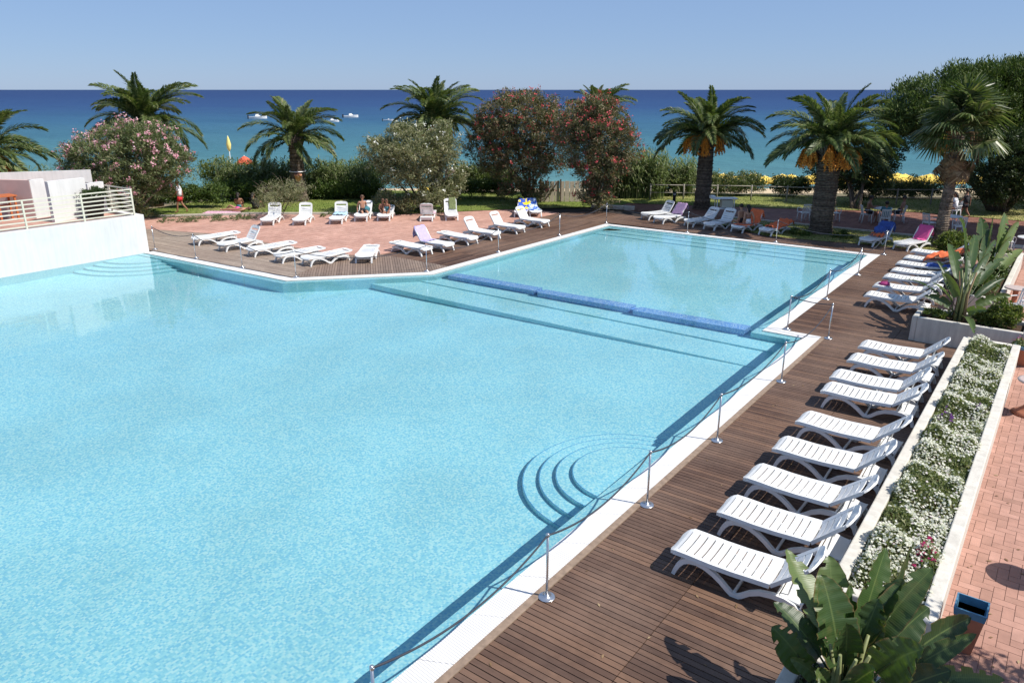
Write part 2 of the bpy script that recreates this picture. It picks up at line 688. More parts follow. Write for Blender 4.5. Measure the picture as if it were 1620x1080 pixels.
b.inputs['Roughness'].default_value = .6
bump(nt, b, barf, .5, .004)

pool = MB()
# sloping overflow lip
strip_mesh(pool, WALL, EDGE, -.075, -.035)
n = len(WALL)
# walls
for i in range(n - 1):
    a, c2 = WALL[i], WALL[i + 1]
    pool.add([(a[0], a[1], -1.4), (c2[0], c2[1], -1.4), (c2[0], c2[1], -.075), (a[0], a[1], -.075)], [(3, 2, 1, 0)])
pool.add([(WX, 15.6, -1.4), (WX, -9, -1.4), (WX, -9, -.04), (WX, 15.6, -.04)], [(3, 2, 1, 0)])
pool.add([(WX, -9, -1.4), (0, -9, -1.4), (0, -9, .0), (WX, -9, .0)], [(3, 2, 1, 0)])
# floors
pool.add([(WX, -9, -1.36), (-13.6, -9, -1.36), (-13.6, 19.3, -1.36), (-16.8, 15.7, -1.36), (WX, 15.4, -1.36)], [(0, 1, 2, 3, 4)])
pool.add([(-13.6, -9, -1.36), (-.6, -9, -.72), (-.6, 20.0, -.72), (-13.6, 20.0, -1.36)], [(0, 1, 2, 3)])
basin = pool.build('pool_basin', MOS)
tag(basin, kind='structure')
# steps up to the shallow basin (two long treads), the shallow floor, three far steps
st = MB()
lft = lambda y: -13.66 if y >= 19.44 else -13.66 - (19.44 - y) * .92
def slab(y0, y1, z, x1=-.6):
    st.prism([(lft(y0), y0), (x1, y0), (x1, y1), (lft(y1), y1)], DEEP - .1, z)
slab(17.85, 19.15, -.68)
st.prism([(-13.66, 19.15), (-.6, 19.15), (-.6, 19.97), (-1.7, 19.97), (-1.7, 32.6), (-13.66, 32.6)], DEEP - .1, -.56)
for k, (yy, z) in enumerate(((30.75, -.42), (31.42, -.29), (32.1, -.16))):
    st.add([], [])
    st.prism([(-13.64, yy), (-1.72, yy), (-1.72, 32.58), (-13.64, 32.55)], -.8, z)
steps = st.build('pool_steps', MOS)
tag(steps, kind='structure')
# round steps at the right edge and in the far left corner
def round_steps(name, cx, cy, a0, a1, radii, tops, zb):
    mb = MB()
    rim = MB()
    for r, zt in zip(radii, tops):
        N = 40
        arc = [(cx + r * math.cos(a0 + (a1 - a0) * k / N), cy + r * math.sin(a0 + (a1 - a0) * k / N)) for k in range(N + 1)]
        mb.prism(arc + ([(cx, cy)] if abs(a1 - a0) < 3 else []), zb, zt)
    o = tag(mb.build(name, MOS), kind='structure')
    for r, zt in zip(radii, tops):
        N = 48
        pts = [(cx + (r - .012) * math.cos(a0 + (a1 - a0) * k / N), cy + (r - .012) * math.sin(a0 + (a1 - a0) * k / N), zt + .001) for k in range(N + 1)]
        rim.tube(pts, .009, 5)
    rim.build('nosing', NOSE, o)
    return o
NOSE = plain('blue_nosing', (.10, .34, .60), .4, .1, 20)
round_steps('round_steps', -.605, 10.85, math.pi / 2, 3 * math.pi / 2, (1.95, 1.65, 1.35, 1.05), (-.62, -.50, -.37, -.25), DEEP - .05)
round_steps('corner_steps', WX, 15.36, -math.pi / 2, -.02, (2.9, 2.5, 2.1, 1.7), (-1.1, -.82, -.54, -.26), DEEP - .05)

# low mosaic wall between the basins, with two gaps
DV = empty('mosaic_divider')
tag(DV, 'low dark blue mosaic wall between the shallow basin and the main pool', 'pool divider')
xs = [(-12.95, -9.17), (-8.97, -5.58), (-5.38, -1.9)]
for x0, x1 in xs:
    y0 = 19.92
    bevel(MB().prism([(x0, y0), (x1, y0 + .1), (x1, y0 + .62), (x0, y0 + .5)], -1.0, -.045).build('divider_block', MOS_B, DV), .02)
for x in (-9.07, -5.48):
    MB().prism([(x - .095, 20.15), (x + .095, 20.15), (x + .095, 20.45), (x - .095, 20.45)], -1.0, -.22).build('gap_sill', MOS_B, DV)

# water
WATER, nt, b = nodes('pool_water')
nt.nodes.remove(b)
gl = nt.nodes.new('ShaderNodeBsdfGlass')
gl.inputs['IOR'].default_value = 1.333
gl.inputs['Roughness'].default_value = 0.0
gl.inputs['Color'].default_value = (.90, .98, 1.0, 1)
v = wpos(nt)
h1 = noise(nt, v, 1.6, 2, .5)
h2 = noise(nt, v, 9.0, 3, .55)
hh = mth(nt, 'ADD', mth(nt, 'MULTIPLY', h1, 2.2), mth(nt, 'MULTIPLY', h2, .5))
bp = nt.nodes.new('ShaderNodeBump')
bp.inputs['Strength'].default_value = .07
bp.inputs['Distance'].default_value = .03
nt.links.new(hh, bp.inputs['Height'])
nt.links.new(bp.outputs[0], gl.inputs['Normal'])
nt.links.new(gl.outputs[0], nt.nodes['Material Output'].inputs[0])
wp = list(offset_line(EDGE, -.38)); wp[0] = (wp[0][0], -8.99); wp[-1] = (WX + .002, wp[-1][1])
wm = MB().add([(p[0], p[1], -.0265) for p in [(WX + .002, -8.99)] + wp], [tuple(range(len(wp) + 1))], True)
water = wm.build('pool_water', WATER)
tag(water, kind='structure')
MNEE = True
if MNEE:
    so.data.cycles.use_mis = True
    ld.use_shadow = True
    ld.cycles.is_caustics_light = True
    water.cycles.is_caustics_caster = True
    for o in (basin, steps): o.cycles.is_caustics_receiver = True
    for o in list(bpy.data.objects):
        if o.name.startswith(('pool_', 'round_', 'corner_', 'nosing', 'divider_', 'gap_')) and o is not water:
            o.cycles.is_caustics_receiver = True

# coping: white grating in panels
COP = MB()
strip_mesh(COP, EDGE, COPO, -.012, -.012)
cop = COP.build('coping', GRILLE)
for (a0, a1), (o0, o1) in zip(zip(EDGE[:-1], EDGE[1:]), zip(COPO[:-1], COPO[1:])):
    L_ = math.hypot(a1[0] - a0[0], a1[1] - a0[1]); k_ = max(1, round(L_ / 1.0)); g_ = .004 / L_
    lp = lambda p, q, t: (p[0] + (q[0] - p[0]) * t, p[1] + (q[1] - p[1]) * t)
    for i in range(k_):
        t0, t1 = i / k_ + g_, (i + 1) / k_ - g_
        q4 = [lp(a0, a1, t0), lp(o0, o1, t0), lp(o0, o1, t1), lp(a0, a1, t1)]
        c_ = (sum(q[0] for q in q4) / 4, sum(q[1] for q in q4) / 4)
        if c_[1] < 3: continue
        MB().prism([(q[0] - c_[0], q[1] - c_[1]) for q in (q4 if area(q4) > 0 else q4[::-1])], -.011, random.uniform(-.001, .001)).build('grating_panel', GRILLE, cop, (c_[0], c_[1], 0))
tag(cop, kind='structure')
# a little vertical face at the water side
cf = MB(); strip_mesh(cf, EDGE, EDGE, -.05, .0)
cf.build('coping_edge', CREAM, cop)
# timber border beside the grating on the right
bd = MB()
bd.prism([(.04, -2), (.15, -2), (.15, 20.60), (.04, 20.60)], -.05, .012)
bd.build('timber_border', WOODT, cop)

# ------------------------------------------------------------------ decks
DA = MB()
DA.prism([(.041, -4), (3.4, -4), (3.4, 21.7), (2.1, 21.7), (2.1, 33.2), (1.4, 37.5), (-18, 37.2), (-30.9, 19.6), (-31.5, 15.2), (-25.62, 15.75), (-17.1, 16.25), (-13.83, 19.8), (-13.83, 33.0), (-1.05, 33.2), (-1.05, 20.61), (.041, 20.61)], -.30, -.05)
DA.build('pool_deck', plain('deck_substrate', (.02, .015, .012), .9))  # dark substrate under the planks
deck = bpy.data.objects['pool_deck']
tag(deck, kind='structure')
SEAM = 1.66
near = []
near += planks([(.155, -1), (SEAM - .005, -1), (SEAM - .005, 20.6), (.155, 20.6)], 0)
near += planks([(SEAM + .005, -1), (3.4, -1), (3.4, 21.7), (SEAM + .005, 21.7)], 0)
near += planks([(-1.05, 20.62), (SEAM - .005, 20.62), (SEAM - .005, 33.2), (-1.05, 33.2)], 0, off=0)
near += planks([(SEAM + .005, 21.71), (2.1, 21.71), (2.1, 33.2), (SEAM + .005, 33.2)], 0)
pieces_to_scene(near, 'plank', DECK, deck, -.03, 0.0, 300)
far = []
far += planks([(-13.82, 33.22), (1.6, 33.22), (1.6, 35.0), (-13.82, 35.9)], 0, run=3.1)
far += planks([(-17.45, 21.0), (-13.84, 21.0), (-13.84, 36.0), (-16.2, 36.2), (-17.6, 34.4)], math.pi / 2, run=3.3)
mbf = MB()
for p in far:
    if abs(area(p)) > 1e-3: mbf.prism(p if area(p) > 0 else p[::-1], -.03, random.uniform(-.002, .002))
tag(mbf.build('plank_field', DECK, deck), kind='stuff')
fl = []
seg = planks([(-31.2, 15.3), (-25.6, 15.76), (-17.25, 16.28), (-18.7, 19.84), (-27.2, 19.45), (-30.9, 18.3)], math.radians(3.6), run=3.0)
wedge_a = math.atan2(3.84, 3.53) + math.pi / 2
wg = planks([(-17.22, 16.25), (-13.86, 19.82), (-13.86, 20.98), (-17.45, 20.98), (-18.65, 19.84)], wedge_a)
mbf = MB()
for p in seg:
    if abs(area(p)) > 1e-3: mbf.prism(p if area(p) > 0 else p[::-1], -.03, random.uniform(-.002, .002))
tag(mbf.build('plank_field', DECK_SHEEN, deck), kind='stuff')
mbf = MB()
for p in wg:
    if abs(area(p)) > 1e-3: mbf.prism(p if area(p) > 0 else p[::-1], -.03, random.uniform(-.002, .002))
tag(mbf.build('plank_field', wood_mat('half_weathered_sheen_wood', (.17, .125, .10), (.22, .165, .13), (.28, .21, .165)), deck), kind='stuff')  # in-between tone, part of the reflected sheen is in this colour too

# ------------------------------------------------------------------ paved terraces
def grid_tiles(poly, w, h, gap=.012, ang=0.0):
    out = []
    d = (math.cos(ang), math.sin(ang)); n = (-d[1], d[0])
    us = [p[0] * d[0] + p[1] * d[1] for p in poly]; ts = [p[0] * n[0] + p[1] * n[1] for p in poly]
    for j in range(math.floor(min(ts) / h), math.ceil(max(ts) / h)):
        s = clip(poly, (n[0] * (j + 1) * h - n[0] * gap / 2, n[1] * (j + 1) * h - n[1] * gap / 2), n)
        if len(s) > 2: s = clip(s, (n[0] * (j * h + gap / 2), n[1] * (j * h + gap / 2)), (-n[0], -n[1]))
        if len(s) < 3: continue
        for i in range(math.floor(min(us) / w), math.ceil(max(us) / w)):
            a, b2 = i * w + gap / 2, (i + 1) * w - gap / 2
            q = clip(s, (d[0] * b2, d[1] * b2), d)
            if len(q) > 2: q = clip(q, (d[0] * a, d[1] * a), (-d[0], -d[1]))
            if len(q) > 2: out.append(q)
    return out


def ccw(p): return p if area(p) > 0 else p[::-1]


TL = ccw([(-30.9, 18.33), (-27.2, 19.49), (-18.68, 19.88), (-17.49, 21.04), (-17.64, 34.45), (-19.9, 34.6), (-24.4, 28.6), (-30.6, 24.0), (-34.6, 19.4), (-33.5, 17.5)])
left_terrace = MB().prism(TL, -.2, -.012).build('left_terrace', GROUT)
tag(left_terrace, kind='structure')
# convex halves for the tiling
TL1 = ccw([(-34.6, 19.4), (-33.5, 17.5), (-30.9, 18.33), (-27.2, 19.49), (-24.4, 28.6), (-30.6, 24.0)])
TL2 = ccw([(-27.2, 19.49), (-18.68, 19.88), (-17.64, 30.0), (-17.64, 34.45), (-19.9, 34.6), (-24.4, 28.6)])
TL3 = ccw([(-18.68, 19.88), (-17.49, 21.04), (-17.64, 30.0)])
pieces_to_scene(grid_tiles(TL1, .33, .33) + grid_tiles(TL2, .33, .33) + grid_tiles(TL3, .33, .33), 'tile', TILE_L, left_terrace, -.012, 0.0, 300, .001)
KB = [at(x, y) for x, y in ((230, 362.5), (285, 365), (335, 369.5))]

right_terrace = MB().prism([(3.4, -4), (14, -4), (14, 46), (4.2, 46), (4.2, 38.0), (2.1, 38.0), (2.1, 21.7), (3.4, 21.7)], -.2, -.014).build('right_terrace', GROUT)
tag(right_terrace, kind='structure')
def herring(x0, x1, y0, y1, W=.135, gap=.006):
    out = []
    cells = set()
    for i in range(-200, 200):
        for j in range(-120, 120):
            ox, oy = (i + 2 * j) * W, (i - 2 * j) * W
            for (a, b2, c, d) in ((0, 0, 2, 1), (0, 1, 1, 3)):
                xa, ya, xb, yb = x0 + ox + a * W, y0 + oy + b2 * W, x0 + ox + c * W, y0 + oy + d * W
                if xb > x0 and xa < x1 and yb > y0 and ya < y1:
                    out.append([(xa + gap / 2, ya + gap / 2), (xb - gap / 2, ya + gap / 2), (xb - gap / 2, yb - gap / 2), (xa + gap / 2, yb - gap / 2)])
    return out
ht = [p for p in herring(4.3, 7.2, 7.0, 24.0)]
ht = [p for p in ht if -60 < pix((p[0][0], p[0][1], 0))[0] < 1720]
pieces_to_scene(ht, 'tile', TILE, right_terrace, -.014, 0.0, 300, .0012)
mbt = MB()
for p in grid_tiles([(2.1, 24.3), (9, 24.3), (9, 38.0), (2.1, 38.0)], .27, .135): mbt.prism(ccw(p), -.014, random.uniform(-.001, .001))
tag(mbt.build('tile_field', TILE, right_terrace), kind='stuff')

cafe = MB().prism([(-19.5, 38.45), (14, 38.45), (14, 46.3), (-2, 46.3), (-8.5, 43.2), (-16.0, 40.0), (-19.5, 39.0)], -.2, -.012).build('cafe_terrace', GROUT)
tag(cafe, kind='structure')
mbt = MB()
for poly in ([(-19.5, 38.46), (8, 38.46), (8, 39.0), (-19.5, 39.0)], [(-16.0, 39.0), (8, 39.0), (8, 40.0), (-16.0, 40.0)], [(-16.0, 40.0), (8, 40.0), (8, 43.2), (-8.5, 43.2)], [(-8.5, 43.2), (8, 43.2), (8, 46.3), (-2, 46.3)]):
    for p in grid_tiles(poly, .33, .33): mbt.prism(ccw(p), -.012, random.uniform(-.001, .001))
tag(mbt.build('tile_field', TILE_SHADE, cafe), kind='stuff')  # tile colour darkened to deepen the shade here
# pale kerb between the grass strip and the cafe terrace
kb = empty('grass_kerb'); tag(kb, 'pale stone kerb edging the grass strip beside the shaded cafe terrace', 'kerb')
x = -9.6
while x < 3.6:
    bevel(MB().box((x + .49, 38.37, .03), (.975, .13, .12)).build('kerb_stone', STONE, kb), .01, 1)
    x += .985

# ------------------------------------------------------------------ ground, lawn, beach, sea
GR, nt, b = nodes('dry_ground')
v = wpos(nt)
c = ramp(nt, noise(nt, v, .5, 6, .6), [(.3, (.10, .10, .045)), (.55, (.19, .15, .09)), (.75, (.30, .24, .16))])
nt.links.new(c, b.inputs['Base Color']); b.inputs['Roughness'].default_value = .95
bump(nt, b, noise(nt, v, 12, 6), .6, .05)
SAND = plain('sand', (.55, .43, .28), .95, .15, .6, .4, 6, .08, spec=.1, world_=True)
LAWN, nt, b = nodes('lawn')
v = wpos(nt)
f1 = noise(nt, v, .35, 5, .6)
f2 = noise(nt, v, 9, 6, .7)
c = ramp(nt, f1, [(.30, (.12, .17, .032)), (.5, (.16, .20, .045)), (.68, (.27, .25, .10))])
sep = nt.nodes.new('ShaderNodeSeparateXYZ'); nt.links.new(v, sep.inputs[0])
dry = ramp(nt, mth(nt, 'MULTIPLY_ADD', sep.outputs[0], 1 / 22, 18 / 22), [(.0, 0.0), (.9, .75)])
c = mix(nt, dry, c, (.33, .28, .12))
c = mix(nt, 1.0, c, ramp(nt, f2, [(.25, .7), (.75, 1.3)]), 'MULTIPLY')
nt.links.new(c, b.inputs['Base Color']); b.inputs['Roughness'].default_value = .9
b.inputs['Specular IOR Level'].default_value = .15
bump(nt, b, f2, .8, .06)


def sheet(name, s_rng, d_list, z_list, mat, ns=24, kind='structure', wob=0.0):
    vs, fs = [], []
    for k, (d, z) in enumerate(zip(d_list, z_list)):
        for i in range(ns + 1):
            s = s_rng[0] + (s_rng[1] - s_rng[0]) * i / ns
            vs.append(shore(s, d + wob * math.sin(s * .13 + k), z))
    for k in range(len(d_list) - 1):
        for i in range(ns):
            a = k * (ns + 1) + i
            fs.append((a, a + 1, a + ns + 2, a + ns + 1))
    return tag(MB().add(vs, fs, True).build(name, mat), kind=kind)


# ground under everything (a ring round the pool)
gp = MB()
fwd = (-sy_, cy_); lim = shore(0, 49)
for poly in (clip([(-140, -60), (WX - .3, -60), (WX - .3, 15.2), (-140, 15.2)], lim, fwd), clip([(-140, 15.2), (-31.0, 15.2), (-31.0, 34.5), (-140, 34.5)], lim, fwd),
             [(3.3, -60), (80, -60), (80, 34.5), (3.3, 34.5)], [(-31.0, 17.0), (-18, 17.0), (-18, 34.5), (-31.0, 34.5)], [(-26.0, -60), (3.4, -60), (3.4, -9.1), (-26.0, -9.1)],
             [(-18, 33.9), (3.3, 33.9), (3.3, 34.5), (-18, 34.5)]):
    gp.add([(p[0], p[1], -.21) for p in poly], [tuple(range(len(poly)))])
ground = gp.build('ground', GR)
tag(ground, kind='structure')
sheet('back_ground', (-160, 160), (36, 49.5, 51.5), (-.22, -.22, -.3), GR)
sheet('beach', (-220, 260), (51.5, 56, 62, 76, 90), (-.3, -1.7, -2.4, -3.0, -5.0), SAND, 60)
# lawn
LW = [(-36.5, 19.2), (-34.7, 19.45), (-30.7, 24.05), (-24.5, 28.65), (-20.0, 34.65), (-17.9, 36.6), (-16.3, 38.5), (-16.3, 39.95), (-8.6, 43.3), (-2.1, 46.4), (12, 46.4), (16, 56), (1.0, 55.0), (-5.0, 51.2), (-10.7, 49.2), (-16.0, 46.4), (-26.0, 39.4), (-33.6, 34.5), (-37.4, 24.5)]
lm = MB().add([(p[0], p[1], .015) for p in LW], [tuple(range(len(LW)))])
lawn = lm.build('lawn', LAWN)
tag(lawn, kind='structure')
GS = [(-9.7, 36.4), (-6.2, 34.4), (-4.0, 34.6), (-2.4, 34.9), (1.0, 35.2), (2.0, 38.3), (-9.7, 38.3)]
strip = MB().add([(p[0], p[1], .02) for p in GS], [tuple(range(len(GS)))]).build('grass_strip', LAWN)
tag(strip, kind='structure')
# stone edging of the lawn
ke = empty('lawn_edging'); tag(ke, 'long pale stone edging between the lawn and the pink terrace', 'kerb')
E1 = [Vector((-34.9, 19.5, 0)), Vector((-30.8, 24.0, 0)), Vector((-24.6, 28.6, 0))]
for a, b2 in zip(E1[:-1], E1[1:]):
    L = (b2 - a).length; k = int(L / .8)
    for i in range(k):
        c2 = a.lerp(b2, (i + .5) / k)
        MB().box((c2.x, c2.y, .04), (L / k - .012, .16, .12), math.atan2(b2.y - a.y, b2.x - a.x)).build('edging_stone', STONE, ke)

# grass blades on the lawn and the strip
def in_poly(p, poly):
    x, y = p; c = False
    for i in range(len(poly)):
        (x1, y1), (x2, y2) = poly[i], poly[(i + 1) % len(poly)]
        if (y1 > y) != (y2 > y) and x < (x2 - x1) * (y - y1) / (y2 - y1) + x1: c = not c
    return c
GRASS = leafmat('grass_blades', (.10, .16, .03), (.20, .24, .06), .3, .7, (.32, .28, .12))
def blades(name, poly, N, h, w):
    xs = [p[0] for p in poly]; ys = [p[1] for p in poly]
    pts = []
    while len(pts) < N:
        q = (random.uniform(min(xs), max(xs)), random.uniform(min(ys), max(ys)))
        if in_poly(q, poly): pts.append(q)
    c = np.array([(p[0], p[1], .018) for p in pts])
    d = RNG.normal(size=(N, 3)) * .35; d[:, 2] = 1; d = unit(d)
    H = h * (.5 + RNG.random((N, 1)))
    a = RNG.random(N) * 6.28
    s = np.stack([np.cos(a), np.sin(a), np.zeros(N)], 1) * w
    v = np.stack([c - s, c + s, c + d * H], 1)
    return tag(link(name, np_mesh(name, v, 3, GRASS)), kind='stuff', cat='grass', label='short blades of grass on the ground beside the ' + ('palms' if 'strip' in name else 'hedge'))
blades('grass', LW, 42000, .05, .018)
blades('strip_grass', GS, 9000, .06, .012)

# sea
SEA, nt, b = nodes('sea')
v = wpos(nt)
rot = nt.nodes.new('ShaderNodeVectorMath'); rot.operation = 'DOT_PRODUCT'
nt.links.new(v, rot.inputs[0]); rot.inputs[1].default_value = (-sy_, cy_, 0)
dist = rot.outputs['Value']
lg = mth(nt, 'LOGARITHM', mth(nt, 'MAXIMUM', dist, 10), 10)
wob_ = mth(nt, 'MULTIPLY', mth(nt, 'SUBTRACT', noise(nt, wpos(nt, (.004, .012, 1)), 1.0, 5), .5), .22)
lg = mth(nt, 'ADD', lg, wob_)
f = mth(nt, 'MULTIPLY_ADD', lg, 1 / 2.0, -1.85 / 2.0)       # 71 m -> 0, 7 km -> 1
deep = ramp(nt, f, [(.0, (.09, .20, .20)), (.11, (.052, .152, .178)), (.25, (.028, .096, .168)), (.41, (.017, .052, .142)), (.62, (.012, .036, .12)), (1, (.012, .033, .108))])
patch = ramp(nt, noise(nt, wpos(nt, (.02, .06, 1)), 1.0, 6, .6), [(.45, 0.0), (.62, .6)])
deep = mix(nt, patch, deep, mix(nt, 1.0, deep, (.72, .80, .86), 'MULTIPLY'))
rp = ramp(nt, noise(nt, wpos(nt, (.35, .9, 1)), 1.2, 6, .7), [(.3, .78), (.7, 1.2)])
deep = mix(nt, 1.0, deep, rp, 'MULTIPLY')
nt.links.new(deep, b.inputs['Base Color'])
b.inputs['Roughness'].default_value = .45
b.inputs['Specular IOR Level'].default_value = .05
bump(nt, b, noise(nt, wpos(nt, (1, 1, 1)), 1.3, 5, .6), .6, .25)
sv, sf = [], []
ds = [66, 90, 140, 250, 500, 1200, 4000, 14000, 40000]
for d in ds:
    w_ = max(400, d * 2.2)
    for i in range(9):
        sv.append(shore(-w_ + 2 * w_ * i / 8, d, -3.0 + (.0 if d > 66 else -.02)))
for k in range(len(ds) - 1):
    for i in range(8):
        a = k * 9 + i
        sf.append((a, a + 1, a + 10, a + 9))
tag(MB().add(sv, sf, True).build('sea', SEA), kind='structure')

# ------------------------------------------------------------------ white building and roof terrace on the left
TZ = 1.55
bldg = empty('pool_house', (WX, 0, 0))
tag(bldg, 'low white building standing in the water with a railed roof terrace on top', 'building')
def bpart(mb, name, mat, parent=None, bv=.015):
    o = mb.build(name, mat, parent or bldg)
    o.matrix_parent_inverse = Matrix.Translation((-WX, 0, 0)) if parent is None else Matrix.Identity(4)
    if bv: bevel(o, bv, 2)
    return o
bpart(MB().prism([(WX - .30, -12), (WX, -12), (WX, 15.55), (WX - .30, 15.55)], -.04, TZ), 'wall', WHITE_W)
bpart(MB().prism([(-39, 15.25), (WX - .301, 15.25), (WX - .301, 15.55), (-39, 15.55)], -.3, TZ), 'wall', WHITE_W)
bpart(MB().prism([(-39, -12), (WX - .302, -12), (WX - .302, 15.249), (-39, 15.249)], TZ - .3, TZ - .06), 'terrace_slab', GROUT, bv=0)
tt = MB()
for p in grid_tiles([(-39, 6), (WX - .31, 6), (WX - .31, 15.24), (-39, 15.24)], .33, .33): tt.prism(ccw(p), TZ - .06, TZ - .045 + random.uniform(-.001, .001))
tag(bpart(tt, 'tile_field', TILE_L, bv=0), kind='stuff')
# partition walls on the terrace (shapes read off the photograph at terrace height)
def partition(name, pts, h, th=.18, mat=WHITE_W, z=TZ - .05):
    (a, b2) = [Vector((q[0], q[1], 0)) for q in pts]
    d = (b2 - a).normalized(); n = Vector((-d.y, d.x, 0)) * th
    poly = ccw([(a.x, a.y), (b2.x, b2.y), (b2.x + n.x, b2.y + n.y), (a.x + n.x, a.y + n.y)])
    o = empty(name); MB().prism(poly, z, z + h).build('wall_panel', mat, o)
    MB().prism(ccw([(p[0], p[1]) for p in poly]), z + h, z + h + .012).build('wall_cap', mat, o)
    bevel(o.children[0], .02, 2)
    return o
w1 = partition('terrace_screen', (at(87, 350, TZ), at(144, 341, TZ)), 1.55); w1x = w1
tag(w1, 'long smooth white screen wall behind the dark planter on the roof terrace', 'screen wall')
w2 = partition('terrace_screen', (at(58, 344, TZ), at(80, 340.5, TZ)), 1.50, mat=WHITE_W)
tag(w2, 'narrow shaded white pier beside the pink niche on the roof terrace', 'screen wall')
p0 = at(58, 344, TZ)
w3 = partition('terrace_screen', ((p0.x - 4.2, p0.y - 2.1), (p0.x - .02, p0.y - .02)), 1.5, mat=PINKW)
tag(w3, 'shaded pink side wall behind the orange table on the roof terrace', 'screen wall')
w4 = partition('terrace_screen', ((-35.5, 12.3), (-32.6, 16.9)), 1.75, z=TZ - .5)
tag(w4, 'white parapet wall rearmost on the roof terrace with the round lamp above it', 'screen wall')
w5 = partition('terrace_screen', (at(146, 338, TZ), at(171, 333, TZ)), 1.25)
tag(w5, 'short low white screen wall just left of the railing corner', 'screen wall')

# cream railing: seven rails between posts
rail = empty('terrace_railing', (WX, 15.2, TZ))
tag(rail, 'cream metal railing with seven horizontal rails along the white building edge', 'railing')
posts = [(-.06, 0), (-.06, -1.95), (-.06, -4.0), (-.06, -6.1), (-.06, -8.2)]
for px_, py_ in posts:
    MB().box((px_, py_, .53), (.06, .06, 1.08)).build('post', CREAM_M, rail)
MB().box((-1.95, .05, .53), (.06, .06, 1.08)).build('post', CREAM_M, rail)
MB().box((-4.2, .05, .53), (.06, .06, 1.08)).build('post', CREAM_M, rail)
for k in range(7):
    z = .10 + k * .158
    MB().box((-.06, -4.2, z), (.035, 8.4, .045)).build('rail', CREAM_M, rail)
    MB().box((-2.15, .05, z), (4.1, .035, .045)).build('rail', CREAM_M, rail)

# orange table, planter and lamp up there
t = empty('orange_table', at(12, 348, TZ - .045)); tag(t, 'orange wooden table with a shelf in the terrace niche', 'table')
OT_ = plain('orange_wood', (.42, .12, .04), .6, .15, 10)
MB().box((0, 0, .95), (.75, .75, .05)).build('tabletop', OT_, t)
MB().box((0, 0, .55), (.6, .6, .04)).build('shelf', OT_, t)
for sx in (-1, 1):
    for sy in (-1, 1): MB().box((sx * .3, sy * .3, .46), (.07, .07, .92)).build('leg', OT_, t)
pl = empty('dark_planter', at(152, 345, TZ - .045), .2); tag(pl, 'dark tapering planter with a clipped green bush on the roof terrace', 'planter')
MB().lathe([(.28, 0), (.42, .8), (.44, .82), (.38, .83), (.36, .75)], 4).build('pot', plain('dark_pot', (.04, .035, .03), .6), pl)
cp, oo, _, _ = clump_points([(0, 0, 1.0, .5, .5, .22)], 60, 40, .12, zmin=.7)
LEAF_D = leafmat('dark_leaf', (.020, .040, .010), (.055, .085, .022), .25)
link('foliage', leaf_mesh('foliage', cp, LEAF_D, .07, .035, oo), pl)
gl_ = empty('globe_lamp', shore(-29.2, 42, 0)); tag(gl_, 'white round globe lamp on a short pole behind the rear parapet', 'lamp')
MB().tube([(0, 0, -.2), (0, 0, 2.0)], .04).build('pole', STEEL, gl_)
MB().ball((0, 0, 2.2), .22, 16, 10).build('globe', plain('opal_glass', (.75, .72, .72), .3), gl_)

# ------------------------------------------------------------------ rope posts and ropes round the pool
PX = [(-.05, 4.0, 'rope post cut off by the bottom of the picture, nearest the camera'),
      (.22, 6.95, 'rope post on the pool edge below the round steps, second from the camera'),
      (.22, 9.85, 'rope post on the right pool edge right of the round steps'),
      (.22, 12.78, 'rope post on the right pool edge just beyond the round steps'),
      (.22, 16.6, 'rope post between the round steps and the basin corner'),
      (.22, 20.55, 'rope post standing on the deck at the basin corner, right of its twin'),
      (-.93, 20.7, 'rope post on the coping where the two basins meet, left of its twin'),
      (-.93, 24.7, 'rope post halfway along the shallow basin, right edge'),
      (-.93, 28.85, 'rope post along the shallow basin, last before its far right corner'),
      (-.95, 33.25, 'rope post at the far right corner by the lounger with the blue bag'),
      (-5.35, 33.2, 'rope post in front of the last orange lounger across the basin'),
      (-9.5, 33.1, 'rope post in front of the bare white loungers across the basin'),
      (-13.95, 33.2, 'rope post at the far left corner of the shallow basin'),
      (-13.97, 28.9, 'rope post on the brown deck in front of the last raised lounger'),
      (-13.92, 24.2, 'rope post on the brown deck beside the first raised lounger'),
      (-13.92, 19.85, 'rope post at the corner by the lilac towel lounger'),
      (-17.05, 16.35, 'rope post at the bend of the pale deck before the end-on flat lounger'),
      (-20.0, 16.15, 'rope post on the pale deck in front of the two flat loungers'),
      (-22.9, 16.0, 'rope post on the pale deck before the leftmost flat lounger'),
      (-25.9, 15.95, 'rope post nearest the white building on the pale deck')]
PX[0] = (at(588, 1056, .955)[0], at(588, 1056, .955)[1], PX[0][2])
pm = None
tops = []
for x, y, lb in PX:
    if pm is None:
        pm = empty('rope_post', (x, y, .004))
        MB().lathe([(.115, 0), (.115, .012), (.10, .018), (.035, .022), (.03, .05), (.022, .055)], 20).build('base_plate', STEEL, pm)
        MB().tube([(0, 0, .03), (0, 0, .955)], .0175, 10).build('pole', STEEL, pm)
        MB().lathe([(.026, .935), (.028, .955), (.024, .975), (.010, .985)], 12).build('cap', STEEL, pm)
        MB().tube([(.03, 0, .952), (.0, .03, .952), (-.03, 0, .952), (0, -.03, .952)], .006, 5).build('hook_ring', STEEL, pm)
        o = pm
    else:
        o = copy_tree(pm); o.location = (x, y, .004)
    tag(o, 'steel ' + lb, 'rope post', 'steel rope posts round the pool')
    tops.append(Vector((x, y, .955)))
sag = [.26, .24, .24, .22, .28, .05, .30, .30, .34, .36, .30, .30, .30, .34, .38, .34, .26, .28, .20]
